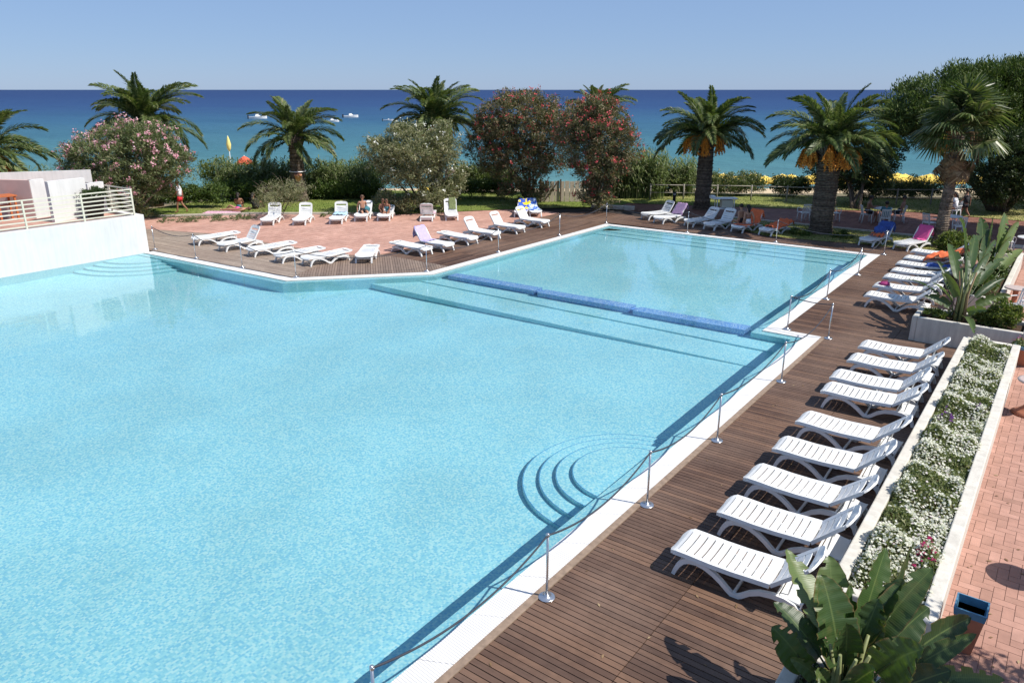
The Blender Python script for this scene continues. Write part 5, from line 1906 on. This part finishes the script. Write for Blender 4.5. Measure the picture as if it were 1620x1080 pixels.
B = spot(248, 45); date_palm(B, crown_h(B, 192), .42, 3.5, 'date palm rising behind the pink oleander', 44, 0, 9)
B = spot(-2, 40); date_palm(B, crown_h(B, 240), .42, 3.3, 'date palm cut by the left picture edge with orange fruit', 44, 9, 11, hangs=False)
B = spot(692, 45.5); date_palm(B, crown_h(B, 188), .42, 3.2, 'date palm rising behind the white oleander with fruit at its right', 42, 7, 13, hangs=False)
B = spot(940, 48); date_palm(B, crown_h(B, 178), .42, 2.6, 'date palm whose crown just tops the red oleanders', 34, 0, 15)

# clay pot tied to the single palm
q = Vector((P3B.x, P3B.y, 0)) + shore(0, 0) * 0
f = Vector((CAMX - P3B.x, -P3B.y, 0)).normalized()
pz = rise((P3B.x, P3B.y, 0), 285)
pt_ = empty('clay_pot', (P3B.x + f.x * .62, P3B.y + f.y * .62, pz)); tag(pt_, 'small clay pot hung on the trunk of the single palm', 'pot')
MB().lathe([(.13, 0), (.20, .30), (.23, .31), (.23, .40), (.18, .40)], 14).build('pot', plain('clay', (.62, .27, .15), .7), pt_)
MB().tube([(math.cos(a) * .48 - f.x * .62, math.sin(a) * .48 - f.y * .62, .52) for a in np.linspace(0, 6.28, 17)], .03, 5).build('tie', WHITE_C, pt_)

# fan palm
def fan_mesh(seed, open_=2.2, droop=.5, mat=FAN_L, n=26):
    rs = np.random.default_rng(seed)
    q = []
    PL = .75
    sd = np.array([0, 1, 0]); up = np.array([0, 0, 1])
    for w in (sd, up): q.append([np.zeros(3) - w * .02, np.zeros(3) + w * .02, np.array([PL, 0, .0]) + w * .012, np.array([PL, 0, 0]) - w * .012])
    for k in range(n):
        a = -open_ + 2 * open_ * k / (n - 1)
        dv = np.array([math.cos(a), math.sin(a), .12 * math.cos(a * 2) + rs.normal() * .04])
        L = .62 * (1 - .18 * abs(a) / open_) * (1 + rs.normal() * .05)
        s2 = np.array([-math.sin(a), math.cos(a), .0]) * .034
        o_ = np.array([PL, 0, 0.])
        m1 = o_ + dv * L * .55; e = o_ + dv * L + np.array([0, 0, -droop * L * (.6 + .6 * rs.random())])
        q.append([o_ - s2 * .1, o_ + s2 * .1, m1 + s2, m1 - s2]); q.append([m1 - s2, m1 + s2, e + s2 * .15, e - s2 * .15])
    return np_mesh('fan_leaf', np.array(q), 4, mat)
FANS = [fan_mesh(k, 2.1 + .1 * k, .35 + .12 * k) for k in range(3)]
FAND = [fan_mesh(k + 9, 1.6, .8, DEAD_L) for k in range(2)]
B = at(1484, 391)
fp = empty('fan_palm', (B.x, B.y, 0)); tag(fp, 'fan palm with shaggy dead leaves under a spiky crown, right of the stout palm', 'palm tree')
H = crown_h(B, 215)
lx = Vector((.04, .05))
palm_trunk('trunk', fp, H,   .26, .20, PALMBARK, 1.5, .10, (lx.x, lx.y), .03)
rs = random.Random(4)
for k in range(46):
    f = k / 45
    el = 1.5 - 1.75 * f ** 1.1 + rs.uniform(-.18, .18)
    an = k * 2.39996
    sc = 1.42 * rs.uniform(.85, 1.12)
    link('fan_leaf', FANS[rs.randrange(3)], fp, (lx.x, lx.y, H + .45 - f * .7), (rs.uniform(-.5, .5), -el, an), sc)
for k in range(20):
    an = k * 2.39996 + 1
    link('dead_leaf', FAND[rs.randrange(2)], fp, (lx.x * .95 + math.cos(an) * .18, lx.y * .95 + math.sin(an) * .18, H - .25 - (k % 4) * .14), (rs.uniform(-.3, .3), 1.15 + rs.uniform(-.15, .3), an), 1.0 * rs.uniform(.7, 1.1))
for k in range(3):
    an = k * 2.1 + .4; mb = MB()
    for s in range(10):
        e = Vector((math.cos(an + rs.uniform(-.4, .4)) * rs.uniform(.5, .9), math.sin(an + rs.uniform(-.4, .4)) * rs.uniform(.5, .9), -rs.uniform(.5, 1.3)))
        c0 = Vector((lx.x, lx.y, H + .1)); mb.tube([c0, c0 + Vector((e.x * .8, e.y * .8, .05)), c0 + e], [.015, .02, .012], 4, smooth=False)
    mb.build('flower_stalk', FRUIT if k == 1 else DEAD_L.copy() if False else DEAD_L, fp)

# pine and dark trees on the right
PB_ = at(1578, 334)
pine_b = blobs_at([(1500, 165, 88, 44), (1440, 195, 48, 40), (1590, 135, 70, 42), (1545, 118, 52, 20), (1660, 150, 90, 70), (1600, 190, 90, 40), (1760, 170, 90, 60), (1500, 210, 60, 28), (1690, 220, 90, 40), (1410, 180, 26, 22)], 43.5)
shrub('umbrella_pine', PB_, pine_b, PINE_L, 2700, 74, .50, .20, .055, 'large umbrella pine filling the upper right corner', 'pine tree', tops=[(b[0], b[1], b[2] - .3) for b in pine_b[:9]], r0=.22, woody=BARK, bias=.42, up=.9)
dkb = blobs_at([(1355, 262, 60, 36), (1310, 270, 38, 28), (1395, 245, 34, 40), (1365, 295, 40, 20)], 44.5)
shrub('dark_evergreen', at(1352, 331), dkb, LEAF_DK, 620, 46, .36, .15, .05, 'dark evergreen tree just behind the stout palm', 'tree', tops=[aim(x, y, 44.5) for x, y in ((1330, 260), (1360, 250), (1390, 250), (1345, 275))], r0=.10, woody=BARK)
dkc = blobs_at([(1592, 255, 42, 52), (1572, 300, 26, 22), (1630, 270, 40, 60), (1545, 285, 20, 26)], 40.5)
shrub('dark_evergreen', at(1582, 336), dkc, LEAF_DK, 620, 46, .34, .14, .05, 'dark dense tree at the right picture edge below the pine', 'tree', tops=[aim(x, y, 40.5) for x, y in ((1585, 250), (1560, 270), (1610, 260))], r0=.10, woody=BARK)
# unseen tall trees added out to the right to shade the cafe terrace
shrub('unseen_shade_tree', (9.5, 43.5), [(8.5, 43, 9.5, 3.4, 3.2, 2.2), (12.5, 44, 12.5, 4.2, 3.4, 2.6), (7.5, 44, 14, 4.5, 3.4, 1.5), (3.0, 43.8, 14.2, 4.5, 3.3, 1.3), (-.5, 43.6, 14.6, 3.0, 2.8, 1.0)], PINE_L, 2300, 66, .65, .36, .15, 'very tall unseen pine, crown spread above the view to shade the cafe terrace', 'pine tree', tops=[(8, 43, 9), (12, 44, 11), (7, 44, 13.5), (3, 44, 14)], r0=.25, woody=BARK)
shrub('unseen_shade_tree', (8.0, 9.0), [(7.7, 9.0, 3.6, 1.2, 1.0, .7), (8.2, 7.9, 3.8, 1.2, 1.0, .6), (7.1, 8.3, 3.3, 1.0, .9, .4), (6.9, 7.2, 3.4, .9, .8, .5)], LEAF_H, 300, 36, .25, .13, .05, 'small unseen tree added past the right edge to shade the near terrace corner', 'tree', tops=[(7.7, 8.9, 3.4), (8.1, 7.9, 3.6)], r0=.07, woody=BARK, zmin=1.5)
shrub('unseen_shade_tree', (9.5, 42.5), [(8.5, 42, 6.2, 3.6, 3.0, 1.4), (13, 43, 6.6, 3.5, 3.0, 1.6), (11, 39.5, 5.8, 3.0, 2.4, 1.2)], LEAF_DK, 650, 50, .5, .2, .08, 'unseen broad dark tree added past the right edge to shade the cafe terrace', 'tree', tops=[(8, 42, 6), (12, 43, 6), (11, 40, 5.6)], r0=.2, woody=BARK)

# ------------------------------------------------------------------ banana-like plants with big single leaves
BANL, nt, b = nodes('big_leaf')
uv = nt.nodes.new('ShaderNodeUVMap')
sp = nt.nodes.new('ShaderNodeSeparateXYZ'); nt.links.new(uv.outputs[0], sp.inputs[0])
oi = nt.nodes.new('ShaderNodeObjectInfo')
c = ramp(nt, oi.outputs['Random'], [(0, (.030, .060, .018)), (.5, (.055, .100, .028)), (.85, (.10, .15, .045)), (1, (.14, .19, .06))])
vein = mth(nt, 'PINGPONG', mth(nt, 'MULTIPLY', sp.outputs[0], 46), .5)
vf = ramp(nt, vein, [(0, .80), (.5, 1.08)])
c = mix(nt, 1.0, c, vf, 'MULTIPLY')
mid = mth(nt, 'ABSOLUTE', mth(nt, 'SUBTRACT', sp.outputs[1], .5))
c = mix(nt, ramp(nt, mid, [(.0, .7), (.035, 0.0)]), c, (.16, .21, .07))
edg = mth(nt, 'ADD', mid, mth(nt, 'MULTIPLY', noise(nt, coords(nt), 9, 4), .12))
c = mix(nt, ramp(nt, edg, [(.52, 0.0), (.56, .85)]), c, (.20, .13, .05))
pt = ramp(nt, noise(nt, coords(nt), 7, 5), [(.55, 0.0), (.75, .5)])
c = mix(nt, pt, c, (.16, .15, .05))
nt.links.new(c, b.inputs['Base Color'])
b.inputs['Roughness'].default_value = .42
b.inputs['Specular IOR Level'].default_value = .5
bump(nt, b, vein, .35, .004)
tl = nt.nodes.new('ShaderNodeBsdfTranslucent')
nt.links.new(mix(nt, 1.0, c, (1.3, 1.5, .5), 'MULTIPLY'), tl.inputs[0])
ms = nt.nodes.new('ShaderNodeMixShader'); ms.inputs[0].default_value = .28
nt.links.new(b.outputs[0], ms.inputs[1]); nt.links.new(tl.outputs[0], ms.inputs[2])
nt.links.new(ms.outputs[0], nt.nodes['Material Output'].inputs[0])


def big_leaf(parent, base, tip, width, roll=0.0, arch=.25, stalk=.35, seed=0, splits=3, fold=.35, face=None):
    rs = random.Random(seed)
    base, tip = Vector(base), Vector(tip)
    L = (tip - base).length
    mid = base.lerp(tip, .5) + Vector((0, 0, arch * L))
    N = 40
    P_ = [(base * (1 - t) ** 2 + mid * 2 * t * (1 - t) + tip * t * t) for t in [k / N for k in range(N + 1)]]
    face = Vector(face) if face else (Vector((CAMX, 0, CAMH)) - tip).normalized() + SUN * .8
    k0 = int(N * stalk)
    vs, fs, uvs = [], [], []
    brk = {rs.randrange(k0 + 5, N - 3): rs.choice((-1, 1)) for _ in range(splits)}
    off = {-1: 0.0, 1: 0.0}
    for k in range(k0, N + 1):
        t = (k - k0) / (N - k0)
        tg = (P_[min(k + 1, N)] - P_[k - 1]).normalized()
        s = tg.cross(face)
        s = s.normalized() if s.length > .05 else tg.orthogonal().normalized()
        nrm = s.cross(tg).normalized()
        R = Matrix.Rotation(roll, 3, tg); s = R @ s; nrm = R @ nrm
        w = width * (math.sin(math.pi * min(1, (t * .93 + .07)) ** .72) ** .62) * .5
        if k in brk: off[brk[k]] += rs.uniform(-.18, .28) * .5
        for q in (-1, -.5, 0, .5, 1):
            sg = -1 if q < 0 else 1
            fo = fold + off[sg]
            dv = s * q * w * math.cos(fo) + nrm * abs(q) ** 1.4 * w * math.sin(fo)
            ed = .008 * math.sin(k * 1.9 + sg) * abs(q) + (.003 if k % 2 else -.003) * (q != 0)
            # tip side of a split is pulled back
            pull = tg * (.02 * abs(q) * (1 if k in brk and brk[k] == sg else 0))
            vs.append(P_[k] + dv + nrm * ed * (width / .3) - pull)
            uvs.append((t, (q + 1) / 2))
    for k in range(N - k0):
        for j in range(4):
            sg = -1 if j < 2 else 1
            if (k + k0) in brk and brk[k + k0] == sg and j in (0, 3): continue
            a = k * 5 + j
            fs.append((a, a + 1, a + 6, a + 5))
    me = bpy.data.meshes.new('leaf')
    loc = Vector(parent.location)
    n0 = len(vs)
    st_ = MB(); st_.tube([p for p in P_[:k0 + 8]], [max(.006, width * .05 * (1 - .6 * i / (k0 + 8))) for i in range(k0 + 8)], 6)
    allv = [v - loc for v in vs] + [Vector(v) - loc for v in st_.v]
    allf = fs + [tuple(i + n0 for i in f_) for f_ in st_.f]
    me.from_pydata([tuple(v) for v in allv], [], allf)
    ul = me.uv_layers.new(name='UVMap')
    data = np.zeros((len(me.loops), 2), dtype=np.float32)
    vi = np.zeros(len(me.loops), dtype=np.int32); me.loops.foreach_get('vertex_index', vi)
    arr = np.array(uvs + [(.3, .25)] * len(st_.v), dtype=np.float32)
    ul.data.foreach_set('uv', arr[vi].reshape(-1))
    me.materials.append(BANL)
    me.polygons.foreach_set('use_smooth', [True] * len(me.polygons))
    me.update()
    return link('leaf', me, parent)


bp_ = empty('banana_plant', (3.92, 6.75, .5))
tag(bp_, 'large glossy banana like plant in the near corner planter at the bottom edge', 'plant')
LVS = [((1244, 868), 1.55, .30, .3), ((1312, 878), 1.75, .30, -.2), ((1402, 866), 1.95, .30, .5), ((1446, 856), 2.0, .15, .9), ((1476, 898), 1.9, .27, -.4),
       ((1299, 908), 1.85, .36, .0), ((1391, 946), 1.65, .27, -.3), ((1470, 960), 1.45, .32, .5), ((1224, 952), 1.30, .26, .3), ((1221, 990), 1.10, .30, -.3),
       ((1536, 976), 1.15, .30, .6), ((1462, 1026), 1.55, .34, .1), ((1385, 1058), 1.5, .30, .2), ((1560, 1082), .95, .26, -.5), ((1302, 1010), 1.35, .13, .2),
       ((1345, 925), 1.7, .22, .4), ((1250, 1040), .95, .16, -.6), ((1430, 915), 1.75, .24, -.8), ((1505, 1060), 1.25, .28, .3), ((1340, 985), 1.6, .24, -.5), ((1290, 1060), 1.1, .2, .1), ((1545, 1002), 1.35, .17, .2), ((1590, 1075), 1.0, .2, .4)]
for i, ((x, y), z, w, ro) in enumerate(LVS):
    t = at(x, y, z)
    bs = Vector((3.92 + .10 * math.cos(i * 2.4), 6.70 + .13 * math.sin(i * 2.4), .50))
    big_leaf(bp_, bs, t, w * 1.3, ro, .12 + .05 * (i % 3), .42 if i != 5 else .32, i + 3, 4, .24)
for k in range(9):
    an = k * .7
    MB().tube([(.14 * math.cos(an), .16 * math.sin(an), -.05), (.09 * math.cos(an), .11 * math.sin(an), .35), (.2 * math.cos(an + .3), .25 * math.sin(an + .3), .8)], [.045, .032, .016], 7).build('stalk', STEMG, bp_)
# small dark ground leaves in that planter
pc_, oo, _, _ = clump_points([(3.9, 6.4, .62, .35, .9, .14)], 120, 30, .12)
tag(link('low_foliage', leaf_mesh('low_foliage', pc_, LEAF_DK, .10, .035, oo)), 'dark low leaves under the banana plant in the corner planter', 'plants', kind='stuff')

bq = empty('banana_plant', (3.0, 22.35, .6))
tag(bq, 'tall banana plant with ragged upright leaves in the cross planter', 'plant')
LV2 = [((1517, 346), 2.55, .34, .9), ((1481, 412), 1.95, .30, .3), ((1543, 372), 2.3, .30, .0), ((1500, 385), 2.2, .32, -.3), ((1565, 402), 2.0, .28, .4), ((1528, 400), 2.2, .30, .6), ((1541, 528), .72, .22, .2), ((1590, 440), 1.6, .22, .1), ((1492, 432), 1.9, .24, -.6), ((1552, 430), 1.8, .26, .8), ((1430, 442), 1.15, .13, .4), ((1575, 380), 2.2, .26, .5), ((1600, 468), 1.25, .28, .3), ((1462, 468), 1.25, .26, -.2), ((1562, 492), 1.0, .26, .5), ((1590, 410), 1.8, .28, -.4), ((1475, 447), 1.5, .26, .8)]
for i, ((x, y), z, w, ro) in enumerate(LV2):
    t = at(x, y, z)
    big_leaf(bq, (2.98 + .12 * math.cos(i * 2.4), 22.35 + .12 * math.sin(i * 2.4), .60), t, w * 1.08, ro, .22, .38, i + 40, 6, .45)
for k in range(7):
    MB().tube([(.12 * math.cos(k), .12 * math.sin(k), -.02), (.10 * math.cos(k), .12 * math.sin(k), .7), (.2 * math.cos(k + .4), .2 * math.sin(k + .4), 1.3)], [.04, .028, .014], 7).build('stalk', DEAD_L if k % 3 == 0 else STEMG, bq)
br = empty('banana_plant', (3.1, 27.2, .5))
tag(br, 'dark banana plant behind the tall one, in the farther planter', 'plant')
LV3 = [((1590, 338), 2.0, .5, .4), ((1552, 345), 2.0, .45, -.3), ((1612, 352), 1.8, .42, .7), ((1530, 378), 1.6, .36, .2), ((1570, 345), 2.0, .36, .9), ((1618, 395), 1.3, .34, -.4), ((1600, 375), 1.6, .36, .6), ((1560, 372), 1.7, .34, -.5)]
for i, ((x, y), z, w, ro) in enumerate(LV3):
    big_leaf(br, (3.1 + .15 * math.cos(i * 2.4), 27.2 + .15 * math.sin(i * 2.4), .5), at(x, y, z), w, ro, .14, .32, i + 80, 4)
q = (3.95, 22.35)
shrub('leafy_shrub', q, [(3.95, 22.35, .95, .42, .38, .38), (3.6, 22.4, .8, .3, .3, .2), (2.5, 22.3, .72, .35, .3, .08)], LEAF_B, 190, 30, .12, .09, .035, 'leafy green shrub right of the banana plant in the cross planter', 'shrub', zmin=.6)
shrub('leafy_shrub', (3.1, 25.9), [(3.1, 26.0, .85, .4, .5, .3), (3.2, 28.5, .85, .4, .9, .35), (3.1, 31, .8, .4, 1.2, .3)], LEAF_H, 300, 30, .14, .11, .04, 'low leafy shrubs in the farther planter behind the banana plant', 'shrub', zmin=.55)
q = at(1510, 402)
shrub('leafy_shrub', q, [(q.x, q.y, .45, .8, .7, .45)], LEAF_B, 130, 34, .18, .13, .045, 'light green shrub between the fan palm trunk and the banana plants', 'shrub', zmin=.02)

# ------------------------------------------------------------------ people
def figure(name, label, loc, rz, J, skin=SKIN, hair=HAIR, clothes=(), s=1.0, longhair=False):
    """one continuous body grown over a skeleton J (joint -> point); clothes are children"""
    o_ = empty(name, loc, rz)
    o_.scale = (s, s, s)
    V, E, R_ = [], [], []
    idx = {}
    def add(k, p, r, par=None):
        idx[k] = len(V); V.append(Vector(p)); R_.append(r)
        if par is not None: E.append((idx[par], idx[k]))
    J = {k: Vector(v) for k, v in J.items()}
    add('pel', J['pel'], (.135, .10))
    add('wst', J['pel'].lerp(J['che'], .45), (.115, .085), 'pel')
    add('che', J['che'], (.145, .10), 'wst')
    add('nek', J['nek'], (.05, .05), 'che')
    hd = J['hea']
    add('jaw', J['nek'].lerp(hd, .5), (.06, .065), 'nek')
    add('hea', hd, (.085, .095), 'jaw')
    up = (hd - J['nek']).normalized()
    add('top', hd + up * .085, (.055, .06), 'hea')
    for sd in 'LR':
        add('sh' + sd, J['sh' + sd], (.055, .055), 'che'); add('el' + sd, J['el' + sd], (.040, .040), 'sh' + sd); add('wr' + sd, J['wr' + sd], (.027, .027), 'el' + sd)
        hv = (J['wr' + sd] - J['el' + sd]).normalized()
        add('pa' + sd, J['wr' + sd] + hv * .06, (.036, .020), 'wr' + sd)
        add('hi' + sd, J['hi' + sd], (.085, .085), 'pel'); add('kn' + sd, J['kn' + sd], (.058, .058), 'hi' + sd); add('an' + sd, J['an' + sd], (.036, .036), 'kn' + sd)
        fv = J.get('to' + sd, J['an' + sd] + Vector((.15, 0, -.05)))
        add('to' + sd, fv, (.035, .026), 'an' + sd)
    me = bpy.data.meshes.new('body')
    me.from_pydata([tuple(v) for v in V], E, [])
    me.materials.append(skin)
    body = link('body', me, o_)
    m = body.modifiers.new('skin', 'SKIN')
    sv_ = me.skin_vertices[0].data
    for i, r in enumerate(R_): sv_[i].radius = r
    sv_[0].use_root = True
    m.use_smooth_shade = True
    sb_ = body.modifiers.new('sub', 'SUBSURF'); sb_.levels = 2; sb_.render_levels = 2
    # fingers: five tapered bent chains rooted in each palm
    fm = MB()
    for sd in 'LR':
        w = J['wr' + sd]; hv = (w - J['el' + sd]).normalized(); sv2 = hv.orthogonal().normalized()
        for k, (ln_, off) in enumerate(((.060, -.026), (.072, -.009), (.068, .009), (.052, .026))):
            a = w + hv * .085 + sv2 * off
            fm.tube([a, a + hv * ln_ * .55 - Vector((0, 0, .006)), a + hv * ln_ - Vector((0, 0, .02))], [.009, .008, .006], 5)
        a = w + hv * .04 + sv2 * -.03
        fm.tube([a, a - sv2 * .03 + hv * .03, a - sv2 * .035 + hv * .06], [.010, .009, .007], 5)
    fm.build('fingers', skin, o_)
    # face: nose, ears, eyes
    fw = Vector(J.get('face', (1, 0, 0))).normalized()
    sdv = up.cross(fw).normalized()
    f2 = MB(); f2.ball(hd + fw * .105 - up * .01, (.018, .018, .022), 6, 5)
    for s_ in (-1, 1): f2.ball(hd + sdv * .092 * s_, (.02, .02, .03), 6, 5)
    f2.build('face', skin, o_)
    e2 = MB()
    for s_ in (-1, 1): e2.ball(hd + fw * .088 + sdv * .035 * s_ + up * .02, .012, 6, 5)
    e2.build('eyes', HAIR, o_)
    hm = MB(); hm.ball(hd + up * .035 - fw * .018, (.105, .102, .10), 12, 8)
    if longhair: hm.tube([hd - fw * .07 + up * .02, hd - fw * .10 - up * .12, J['nek'] - fw * .10 - up * .10], [.07, .075, .03], 8)
    hm.build('hair', hair, o_)
    for part, mat, chain in clothes:
        cm = MB()
        for ks, rr in chain:
            pts = [J[k] if k in J else (J['pel'].lerp(J['che'], .45)) for k in ks]
            if len(pts) == 2 and ks[1].startswith('kn') and part in ('shorts',): pts[1] = pts[0].lerp(pts[1], .6)
            if len(pts) == 2 and ks[1].startswith('el'): pts[1] = pts[0].lerp(pts[1], .75)
            cm.tube(pts, rr, 10, flat=.8 if 'che' in ks else 1)
        cm.build(part, mat, o_)
    return tag(o_, label, 'person')
def stand(h=1.72, step=.25):
    return dict(pel=(0, 0, .93), che=(.02, 0, 1.28), nek=(.03, 0, 1.48), hea=(.06, 0, 1.62), shL=(.02, .18, 1.40), shR=(.02, -.18, 1.40), elL=(.10, .24, 1.14), elR=(-.10, -.24, 1.14), wrL=(.26, .22, .98), wrR=(-.12, -.24, .90),
                hiL=(0, .09, .88), hiR=(0, -.09, .88), knL=(.16, .09, .50), knR=(-.05, -.09, .48), anL=(.20, .09, .10), anR=(-.30, -.09, .14), toL=(.34, .09, .04), toR=(-.20, -.09, .04))
def sit(z=.42, lean=-.05, legs=.45, arms='knee'):
    d = dict(pel=(0, 0, z + .10), che=(lean, 0, z + .46), nek=(lean * 1.2 + .02, 0, z + .66), hea=(lean * 1.2 + .05, 0, z + .80), shL=(lean, .17, z + .58), shR=(lean, -.17, z + .58),
             hiL=(.03, .10, z + .09), hiR=(.03, -.10, z + .09), knL=(legs, .14, z + .10), knR=(legs, -.14, z + .10), anL=(legs + .02, .13, .08), anR=(legs + .02, -.13, .08), toL=(legs + .17, .14, .04), toR=(legs + .17, -.14, .04))
    if arms == 'knee': d.update(elL=(.12, .23, z + .32), elR=(.12, -.23, z + .32), wrL=(legs - .1, .16, z + .20), wrR=(legs - .1, -.16, z + .20))
    elif arms == 'table': d.update(elL=(.18, .22, z + .33), elR=(.18, -.22, z + .33), wrL=(.42, .12, z + .38), wrR=(.42, -.08, z + .40))
    else: d.update(elL=(-.08, .24, z + .32), elR=(-.08, -.24, z + .32), wrL=(-.05, .26, z + .08), wrR=(-.05, -.26, z + .08))
    return d
def floor_sit(arms='knee'):
    d = sit(.0, -.10, .42, arms)
    d.update(knL=(.38, .13, .40), knR=(.38, -.13, .40), anL=(.62, .12, .07), anR=(.62, -.12, .07), toL=(.76, .12, .04), toR=(.76, -.12, .04), wrL=(.34, .14, .36), wrR=(.34, -.14, .36))
    return d
def lying(z=.0):
    return dict(pel=(0, 0, z + .12), che=(-.36, 0, z + .13), nek=(-.57, 0, z + .15), hea=(-.70, 0, z + .17), shL=(-.48, .18, z + .13), shR=(-.48, -.18, z + .13), elL=(-.24, .30, z + .07), elR=(-.24, -.30, z + .07), wrL=(0, .27, z + .06), wrR=(0, -.27, z + .06),
                hiL=(.04, .09, z + .11), hiR=(.04, -.09, z + .11), knL=(.46, .10, z + .12), knR=(.44, -.12, z + .30), anL=(.86, .10, z + .07), anR=(.72, -.12, z + .06), toL=(.92, .12, z + .15), toR=(.86, -.12, z + .05), face=(0, 0, 1))
SHORTS = lambda m: ('shorts', m, [(('hiL', 'knL'), [.105, .085]), (('hiR', 'knR'), [.105, .085]), (('pel', 'wst'), [.145, .125])])
SHIRT = lambda m: ('shirt', m, [(('pel', 'wst', 'che'), [.17, .16, .19]), (('che', 'shL'), [.14, .09]), (('che', 'shR'), [.14, .09]), (('shL', 'elL'), [.072, .06]), (('shR', 'elR'), [.072, .06])])
TRUNKS = lambda m: ('swimwear', m, [(('pel', 'wst'), [.145, .12]), (('hiL', 'hiL2'), [.1, .09]) if False else (('pel', 'hiL'), [.13, .10]), (('pel', 'hiR'), [.13, .10])])
TOP = lambda m: ('swim_top', m, [(('wst', 'che'), [.122, .152])])
YC = YAW + math.pi / 2      # facing away from the camera

q = at(288, 337)
figure('person', 'man in white shirt and red shorts walking on the lawn beside the pink oleander', (q.x, q.y, .01), YAW + math.pi * 1.08, stand(), SKIN2, HAIR2, [SHIRT(WHITE_C), SHORTS(RED_C)])
q = at(379, 331)
figure('person', 'person sitting on the shaded lawn with back to the camera, left one of two', (q.x, q.y, .02), YC + .2, floor_sit(), SKIN2, HAIR, [TRUNKS(TEAL_C)], longhair=True)
q = at(404, 331)
figure('person', 'person sitting in dark clothes on the lawn beside the half bare shrub', (q.x, q.y, .02), YC - .3, floor_sit(), SKIN2, HAIR, [SHIRT(BLACK_C), SHORTS(BLACK_C)], longhair=True)
q = at(375, 335)
figure('person', 'person lying on the lawn edge in front of the two seated ones', (q.x, q.y, .03), YAW + 3.0, lying(), SKIN, HAIR2, [TRUNKS(PINK_C)])
q = at(352, 337)
towel_ = MB().box((0, 0, 0), (1.9, .8, .02)).build('lawn_towel', plain('pink_print', (.6, .35, .45), .9, .4, 12)); towel_.location = (q.x, q.y, .04); towel_.rotation_euler = (0, 0, YAW)
tag(towel_, 'pink towel spread on the lawn edge beside the lying person', 'towel')
p = on(S4, .95, .05); figure('person', 'bare shouldered person sitting on a lounger at the back of the pink terrace', (p[0], p[1], .0), S4.rotation_euler.z + math.pi + .5, sit(.34, .03, .42, 'side'), SKIN, HAIR2, [SHORTS(BLACK_C)])
p = on(S5, .75, -.12); figure('person', 'child in blue swimwear on a terrace lounger, right one of a pair', (p[0], p[1], .0), S5.rotation_euler.z + math.pi - .3, sit(.34, .05, .36, 'knee'), SKIN2, HAIR2, [TRUNKS(TEAL_C), TOP(TEAL_C)], .84, True)
p = on(S5, .95, .22); figure('person', 'tanned child leaning forward on a terrace lounger, left one of a pair', (p[0], p[1], .0), S5.rotation_euler.z + math.pi + .6, sit(.34, .16, .36, 'knee'), SKIN2, HAIR2, [TRUNKS(BLACK_C)], .84)
p = on(R5, .75, .24); figure('person', 'person with a bare back on the orange towel lounger, left one of the pair', (p[0], p[1], .0), YC + .45, sit(.34, .02, .42, 'side'), SKIN, HAIR, [TRUNKS(BLACK_C)])
p = on(R5, .70, -.18); figure('person', 'woman with a pale bikini on the orange towel lounger, right one of the pair', (p[0], p[1], .0), YC + .1, sit(.34, .05, .42, 'side'), SKIN, HAIR, [TRUNKS(WHITE_C), TOP(SKIN2)], longhair=True)
q = at(1369, 352)
def seated(chair_o, label, skin, hair, cl, sc=1.0, lean=.0, arms='table', lh=False):
    rz = chair_o.rotation_euler.z + math.pi / 2
    figure('person', label, (chair_o.location.x + .0, chair_o.location.y, 0), rz, sit(.44, lean, .44, arms), skin, hair, cl, sc, lh)
seated(TCH['a'], 'person in an armchair leaning on the cafe table from the left', SKIN2, HAIR, [SHORTS(BLACK_C)], lean=.06)
seated(TCH['b'], 'dark haired child in an armchair with back to the camera at the cafe table', SKIN2, HAIR, [SHIRT(TEAL_C)], .9, .02)
seated(TCH['c'], 'person in an armchair stretched back at the right of the cafe table', SKIN2, HAIR, [SHORTS(BLACK_C)], lean=-.15, arms='side')
q = at(1508, 345)
figure('person', 'person seated at the shaded table right of the fan palm beside a standing one', (q.x, q.y, 0), YC + 1.2, sit(.44, .05, .44, 'table'), SKIN2, HAIR, [SHIRT(WHITE_C)], 1, True)
q = at(1524, 345)
figure('person', 'person standing in dark shade right of the fan palm, beside the seated one', (q.x, q.y, 0), YC + .6, stand(), SKIN2, HAIR, [SHIRT(BLACK_C), SHORTS(BLACK_C)], .86)

# fallen leaves on the deck and paving
fn = 160
fx = np.concatenate([RNG.uniform(.2, 3.2, 90), RNG.uniform(4.6, 6.0, 40), RNG.uniform(-1, 2, 30)]); fy = np.concatenate([RNG.uniform(4, 20, 90), RNG.uniform(7, 20, 40), RNG.uniform(21, 33, 30)])
fc = np.stack([fx, fy, np.full(fn, .008)], 1)
fa = RNG.uniform(0, 6.28, fn); fl_ = RNG.uniform(.02, .045, fn)[:, None]
dd_ = np.stack([np.cos(fa), np.sin(fa), np.zeros(fn)], 1); ss_ = np.stack([-np.sin(fa), np.cos(fa), np.full(fn, .2)], 1)
tag(link('fallen_leaves', np_mesh('fallen_leaves', np.stack([fc - dd_ * fl_, fc + ss_ * fl_ * .4, fc + dd_ * fl_, fc - ss_ * fl_ * .4 + np.array([0, 0, .008])], 1), 4, DEAD_L)), 'dry fallen leaves scattered over the deck and paving', 'leaves', kind='stuff')
